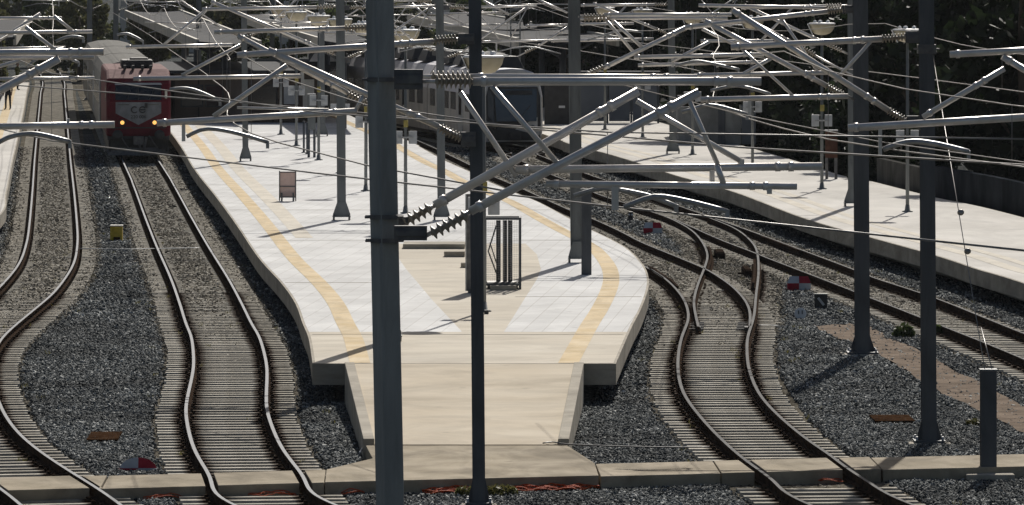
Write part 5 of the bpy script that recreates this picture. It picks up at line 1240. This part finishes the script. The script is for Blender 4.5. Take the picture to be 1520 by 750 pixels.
# little ground signal, dark boxes by the crossing rails
p=G(936,330,ZG); X,Y,Z=p; t=thing('ground_signal',p,'small dark ground signal with white lenses between the tracks','signal')
m=MB(); m.box((X,Y,Z+.18),(.16,.2,.34)); m.build('case',M_black,t,.02); m=MB(); m.box((X,Y,Z+.04),(.5,.3,.08)); m.build('foot',M_bracket,t)
for sx in(-.05,.05): m=MB(); m.lathe((X+sx,Y-.10,Z+.25),(0,-1,0),[(0,.035),(.03,.03),(.032,.005)],10); m.build('lens',M_white,t)
def pbox(x,y,w,dp,h,label,mat=M_fast):
    p=G(x,y,ZG+.06); t=thing('point_machine',p,label,'point machine','point machines'); m=MB(); m.box((p.x,p.y+dp/2,p.z+h/2),(w,dp,h)); m.build('case',mat,t,.03); m=MB(); m.box((p.x,p.y+dp/2,p.z+h+.01),(w*.8,dp*.85,.03)); m.build('lid',mat,t); m=MB(); m.box((p.x-w*.8,p.y+dp*.4,p.z+.06),(w*.9,.05,.05)); m.build('rod',mat,t)
pbox(1070,386,.26,2.0,.20,'dark box inside the crossing rails, left of the two'); pbox(1111,412,.20,2.4,.18,'dark box inside the crossing rails, right of the two')
def plate(x0,x1,y0,y1,label):
    a,b_=G(x0,y1,ZG+.05),G(x1,y0,ZG+.05); m=MB(); m.box(((a.x+b_.x)/2,(a.y+b_.y)/2,ZG+.068),(b_.x-a.x,b_.y-a.y,.05),rz=.02); tag(m.build('cable_cover',M_rust,bevel=.01,at=(a+b_)/2),label,'cover','rusty covers on the ballast')
plate(126,183,644,656,'rusty flat cover on the ballast between the two left tracks'); plate(1298,1350,619,628,'rusty flat cover on the ballast near the guyed mast')
# thin pale rods lying across
def rod(pts,r,mat,label,name='cable',cat='cable',z=ZG+.07):
    P=[G(x,y,z) for x,y in pts]; m=MB(); m.poly(spline(P,.15),r,6); tag(m.build(name,mat,at=P[0]),label,cat)
rod([(806,658),(822,656),(836,659),(900,662),(985,664),(1060,664)],.012,M_bracket,'thin dark cable running from the ramp foot across the ballast to the track',z=.03)
rod([(534,672),(540,664),(549,661),(556,664),(558,672),(550,677)],.018,M_cablew,'pale loop of cable at the left foot of the ramp',z=-.12)
rod([(1122,484),(1140,484),(1163,485)],.03,M_offwhite,'pale rod lying beside the turnout','rod','rod')
rod([(116,369),(180,370),(240,369),(302,368)],.012,M_plate,'thin pale wire strung low across the two left tracks','rod','rod',z=-.10)
# litter
for i,(x,y,w,mat,l) in enumerate(((345,731,.34,M_bluelit,'blue scrap lying behind the walkway edge on the sleepers'),(150,706,.05,M_litter,''),(427,516,.12,M_litter,'white scrap of paper under the platform corner, on the right'),(926,583,.13,M_litter,'white scrap lying on ballast right of the ramp'),(928,562,.09,M_litter,'small white scrap lying a little above another, right of the ramp'),(354,398,.12,M_litter,'white scrap in the shadow of the platform edge'),(343,417,.11,M_litter,'white scrap on ballast beside the second track rail'),(13,312,.1,M_litter,'white scrap at the left edge beside the leftmost track'),(276,277,.12,M_litter,'white scrap beside the track in front of the locomotive'),(1475,650,.1,M_litter,'white scrap beside the anchor post'))):
    if not l: continue
    if 'platform corner' in l: x,y=396,430; l='white scrap near the left platform edge, in its shadow'
    if 'anchor post' in l: continue
    p=G(x,y,ZG+.09); m=MB(); vs=[]
    for a in range(7): vs.append((p.x+w*.5*math.cos(a*.9)*rng.uniform(.6,1.2),p.y+w*.5*math.sin(a*.9)*rng.uniform(.6,1.2),p.z+rng.uniform(-.01,.04)))
    m.add(vs+[(p.x,p.y,p.z+.05)],[(i_,(i_+1)%7,7) for i_ in range(7)]); tag(m.build('paper_scrap',mat,at=p),l,'litter','scraps of litter')
# orange netting along the slab front
def netting(x0,x1,yo,label):
    """flattened strip of plastic netting: long wavy strands tied by short ones"""
    m=MB(); rr=random.Random(int(x0)+5); N=max(6,int((x1-x0)/5)); rows=[]; big=x1-x0>80
    for k in range(5 if big else 3):
        ph=rr.uniform(0,6); row=[]
        for i in range(N):
            t_=i/(N-1); wx=G(x0+(x1-x0)*t_,715,0).x; e=min(1,4*t_,4*(1-t_))
            row.append(Vector((wx+rr.uniform(-.02,.02),dFn(wx)-.03-(.03+.06*k)*(.35+.65*e)-.04*math.sin(i*.55+ph*.2),-.185+.02*math.sin(i*.8+ph)+(.05-.012*k)*e+rr.uniform(-.008,.008))))
        rows.append(row); m.poly(row,.013 if big else .008,5)
    for i in range(N):
        m.poly([r_[i] for r_ in rows],.007 if big else .004,5)
    tag(m.build('safety_netting',M_orange,at=rows[0][0]),label,'netting','orange netting strips')
netting(628,715,-.02,'longest crumpled orange netting along the walkway front, left of the slim mast'); netting(722,890,-.06,'crumpled orange netting along the walkway front, right of the slim mast'); netting(508,540,-.08,'short scrap of orange netting left of the big near mast'); netting(372,440,-.10,'orange netting scrap between the rails of the S bend track'); netting(218,275,-.12,'faint orange netting scrap by the walkway near the left tracks',); netting(1226,1262,-.08,'orange netting scrap by the walkway at the right hand track')
# plants
def weed(x,y,h_,r_,n,mat,label,name='weed',cat='weed',size=.05,grp='weeds on the ballast'):
    p=G(x,y,ZG+.03); V=leaves(n,[(0,0,h_*.35,r_,r_*.8,h_*.5),(r_*.5,0,h_*.3,r_*.6,r_*.6,h_*.35),(-r_*.5,.05,h_*.25,r_*.6,r_*.6,h_*.3)],size,int(x)); V[:,2]=np.abs(V[:,2])
    o=bpy.data.objects.new(name,leafmesh(name,V,mat)); COL.objects.link(o); o.location=p; tag(o,label,cat,grp)
weed(1342,502,.40,.22,700,M_leafm,'round green shrub on ballast left of the guyed mast','shrub','shrub',.05,'small shrubs')
weed(1391,499,.30,.16,500,M_leafm,'small green shrub peeping out right of the guyed mast','shrub','shrub',.05,'small shrubs')
weed(742,735,.20,.26,700,M_weed,'tuft of dry green weeds right of the slim mast foot',size=.04); weed(692,736,.18,.16,400,M_weed,'tuft of dry green weeds left of the slim mast foot',size=.04); weed(806,722,.16,.2,350,M_rust,'brown dead weeds under the walkway front',size=.035); weed(1056,711,.14,.16,250,M_weed,'dry tuft at the walkway front beside the right hand track',size=.035); weed(1444,632,.16,.12,160,M_weed,'dry stalks on ballast left of the anchor post',size=.04)
for x,l in ((500,'bright bush on the far grey wall, left one'),(525,'bright bush on the far grey wall, middle one'),(548,'bright bush on the far grey wall, right one')):
    V=leaves(900,[(0,0,.6,1.0,.8,.7),(.7,0,.4,.7,.6,.5),(-.7,0,.5,.7,.6,.5)],.16,x); o=bpy.data.objects.new('bush',leafmesh('bush',V,M_leafg)); COL.objects.link(o); o.location=(Xat(x,434),434,1.0); tag(o,l,'bush','bushes on the far wall')

# ================================================================ PEOPLE
def person(p, hgt, face, label, top, legs, arms):
    """one skinned body; face = bearing the person looks at"""
    t=thing('person',p,label,'person'); t.rotation_euler=(0,0,face)
    J={'pel':(0,0,.53),'sp':(0,.005,.63),'ch':(0,.0,.74),'nk':(0,0,.835),'hd0':(0,-.012,.875),'hd1':(0,-.012,.955)}
    rad={'pel':(.082,.06),'sp':(.072,.052),'ch':(.092,.06),'nk':(.032,.032),'hd0':(.043,.05),'hd1':(.045,.052)}
    E=[('pel','sp'),('sp','ch'),('ch','nk'),('nk','hd0'),('hd0','hd1')]
    for s,n_ in((-1,'l'),(1,'r')):
        st=.035*s
        J.update({n_+'hip':(.055*s,0,.50),n_+'kn':(.062*s,-.012+st*.6,.28),n_+'an':(.06*s,st,.045),n_+'to':(.068*s,st-.085,.016)})
        rad.update({n_+'hip':(.055,.055),n_+'kn':(.036,.036),n_+'an':(.024,.026),n_+'to':(.02,.016)})
        el,ha=arms[0 if s<0 else 1]
        J.update({n_+'sh':(.105*s,0,.79),n_+'el':(el[0]*s,el[1],el[2]),n_+'ha':(ha[0]*s,ha[1],ha[2])})
        rad.update({n_+'sh':(.033,.033),n_+'el':(.025,.025),n_+'ha':(.018,.018)})
        E+=[('pel',n_+'hip'),(n_+'hip',n_+'kn'),(n_+'kn',n_+'an'),(n_+'an',n_+'to'),('ch',n_+'sh'),(n_+'sh',n_+'el'),(n_+'el',n_+'ha')]
        hv=Vector(J[n_+'ha']); dirv=(hv-Vector(J[n_+'el'])).normalized(); side=Vector((0,1,0)) if abs(dirv.y)<.8 else Vector((0,0,1))
        for f in range(5):
            k1,k2='%sf%da'%(n_,f),'%sf%db'%(n_,f); off=side*((f-1.5)*.011 if f<4 else -.03)
            L_=(.05,.056,.053,.043,.03)[f]
            J[k1]=tuple(hv+dirv*(.03 if f<4 else .012)+off*.9); J[k2]=tuple(hv+dirv*(.03+L_ if f<4 else .038)+off*1.15+Vector((0,-.012,0)))
            rad[k1]=(.0055,.0055); rad[k2]=(.0045,.0045); E+=[(n_+'ha',k1),(k1,k2)]
    keys=list(J); me=bpy.data.meshes.new('body'); me.from_pydata([Vector(J[k_])*hgt for k_ in keys],[(keys.index(a),keys.index(b_)) for a,b_ in E],[])
    o=bpy.data.objects.new('body',me); COL.objects.link(o); md=o.modifiers.new('skin','SKIN'); 
    sv=me.skin_vertices[0].data
    for i,k_ in enumerate(keys): sv[i].radius=[q*hgt for q in rad[k_]]; sv[i].use_root=(k_=='pel')
    o.modifiers.new('sub','SUBSURF').levels=2; o.modifiers['sub'].render_levels=2
    dg=bpy.context.evaluated_depsgraph_get(); m2=bpy.data.meshes.new_from_object(o.evaluated_get(dg)); bpy.data.objects.remove(o)
    m2.materials.clear()
    for mm in(M_skin,top,legs,M_cloth): m2.materials.append(mm)
    for f in m2.polygons:
        z=f.center.z/hgt; x=abs(f.center.x)/hgt; f.use_smooth=True
        f.material_index=0 if z>.84 else (3 if z<.05 else (2 if z<.51 and x<.12 else 1))
        if x>.095 and z<.60 : f.material_index=0 if z<.56 else 1
    b_=bpy.data.objects.new('body',m2); COL.objects.link(b_); b_.parent=t
    m=MB(); m.lathe((0,.012*hgt,.885*hgt),(0,0,1),[(0,.03*hgt),(.03*hgt,.052*hgt),(.07*hgt,.056*hgt),(.1*hgt,.04*hgt),(.115*hgt,.012*hgt)],14); hr=m.build('hair',M_hair,None); hr.parent=t
    m=MB()
    for s in(-1,1): m.lathe((s*.016*hgt,-.056*hgt,.918*hgt),(0,-1,0),[(0,.006*hgt),(.004*hgt,.004*hgt)],8)
    m.build('eyes',M_black,None).parent=t
    m=MB(); m.lathe((0,-.055*hgt,.90*hgt),(0,-1,0),[(0,.008*hgt),(.012*hgt,.004*hgt)],8); m.build('nose',M_skin,None).parent=t
    m=MB(); m.box((0,-.054*hgt,.880*hgt),(.026*hgt,.006*hgt,.005*hgt)); m.build('mouth',M_signred,None).parent=t
    for s in(-1,1): m=MB(); m.lathe((s*.047*hgt,-.005*hgt,.912*hgt),(s,0,0),[(0,.012*hgt),(.006*hgt,.01*hgt)],8); m.build('ear',M_skin,None).parent=t
    return t
hang=((.128,.01,.63),(.13,-.02,.50)); bent=((.125,.01,.64),(.06,-.11,.66))
person(G(26,134,ZP),1.74,R(60),'person in an olive top standing on the left platform, farther from the viewer',M_shirt,M_cloth,(bent,bent))
person(G(12,163,ZP),1.74,R(-20),'person in dark clothes walking on the left platform, nearer to the viewer',M_cloth,M_cloth,(hang,hang))
# ================================================================ LIGHT AND CAMERA
EL,AZ=R(36),math.atan2(.17,1)        # elevation; bearing to the right of the view
sd=Vector((math.sin(AZ)*math.cos(EL),math.cos(AZ)*math.cos(EL),math.sin(EL)))
L=bpy.data.lights.new('sun','SUN'); L.energy=4.2; L.angle=R(.5); L.color=(1,.955,.885)
lo=bpy.data.objects.new('sun',L); COL.objects.link(lo); lo.rotation_euler=sd.to_track_quat('Z','Y').to_euler()
W=bpy.data.worlds.new('World'); SC.world=W; W.use_nodes=True
nt=W.node_tree; bg=nt.nodes['Background']; sk=nt.nodes.new('ShaderNodeTexSky'); sk.sky_type='NISHITA'; sk.sun_disc=False
sk.sun_elevation=EL; sk.sun_rotation=AZ; nt.links.new(sk.outputs['Color'],bg.inputs['Color']); bg.inputs['Strength'].default_value=.045; sk.dust_density=3.0; sk.ozone_density=.6
cam=bpy.data.cameras.new('camera'); co=bpy.data.objects.new('camera',cam); COL.objects.link(co); SC.camera=co
co.location=(0,0,H); co.rotation_euler=(R(90),0,0)
cam.sensor_width=36; cam.lens=36*F/1520; cam.shift_y=-(375-YH)/1520; cam.clip_end=6000; cam.clip_start=1
SC.view_settings.view_transform='Standard'; SC.view_settings.look='None'; SC.view_settings.gamma=1; SC.view_settings.exposure=0.1
SC.view_settings.use_curve_mapping=False
SC.cycles.use_adaptive_sampling=True; SC.cycles.max_bounces=6; SC.cycles.diffuse_bounces=3

# thin scattering volume added over the yard to soften the distance
m=bpy.data.materials.new('added_haze'); m.use_nodes=True; t=m.node_tree
for n in list(t.nodes):
    if n.type!='OUTPUT_MATERIAL': t.nodes.remove(n)
pv=t.nodes.new('ShaderNodeVolumePrincipled'); pv.inputs['Color'].default_value=(.86,.90,.95,1); pv.inputs['Density'].default_value=.00006; pv.inputs['Anisotropy'].default_value=.0
t.links.new(pv.outputs['Volume'],[n for n in t.nodes if n.type=='OUTPUT_MATERIAL'][0].inputs['Volume'])
ho=MB().box((0,460,6.2),(620,980,16.4)).build('added_haze',m); tag(ho,kind='stuff')
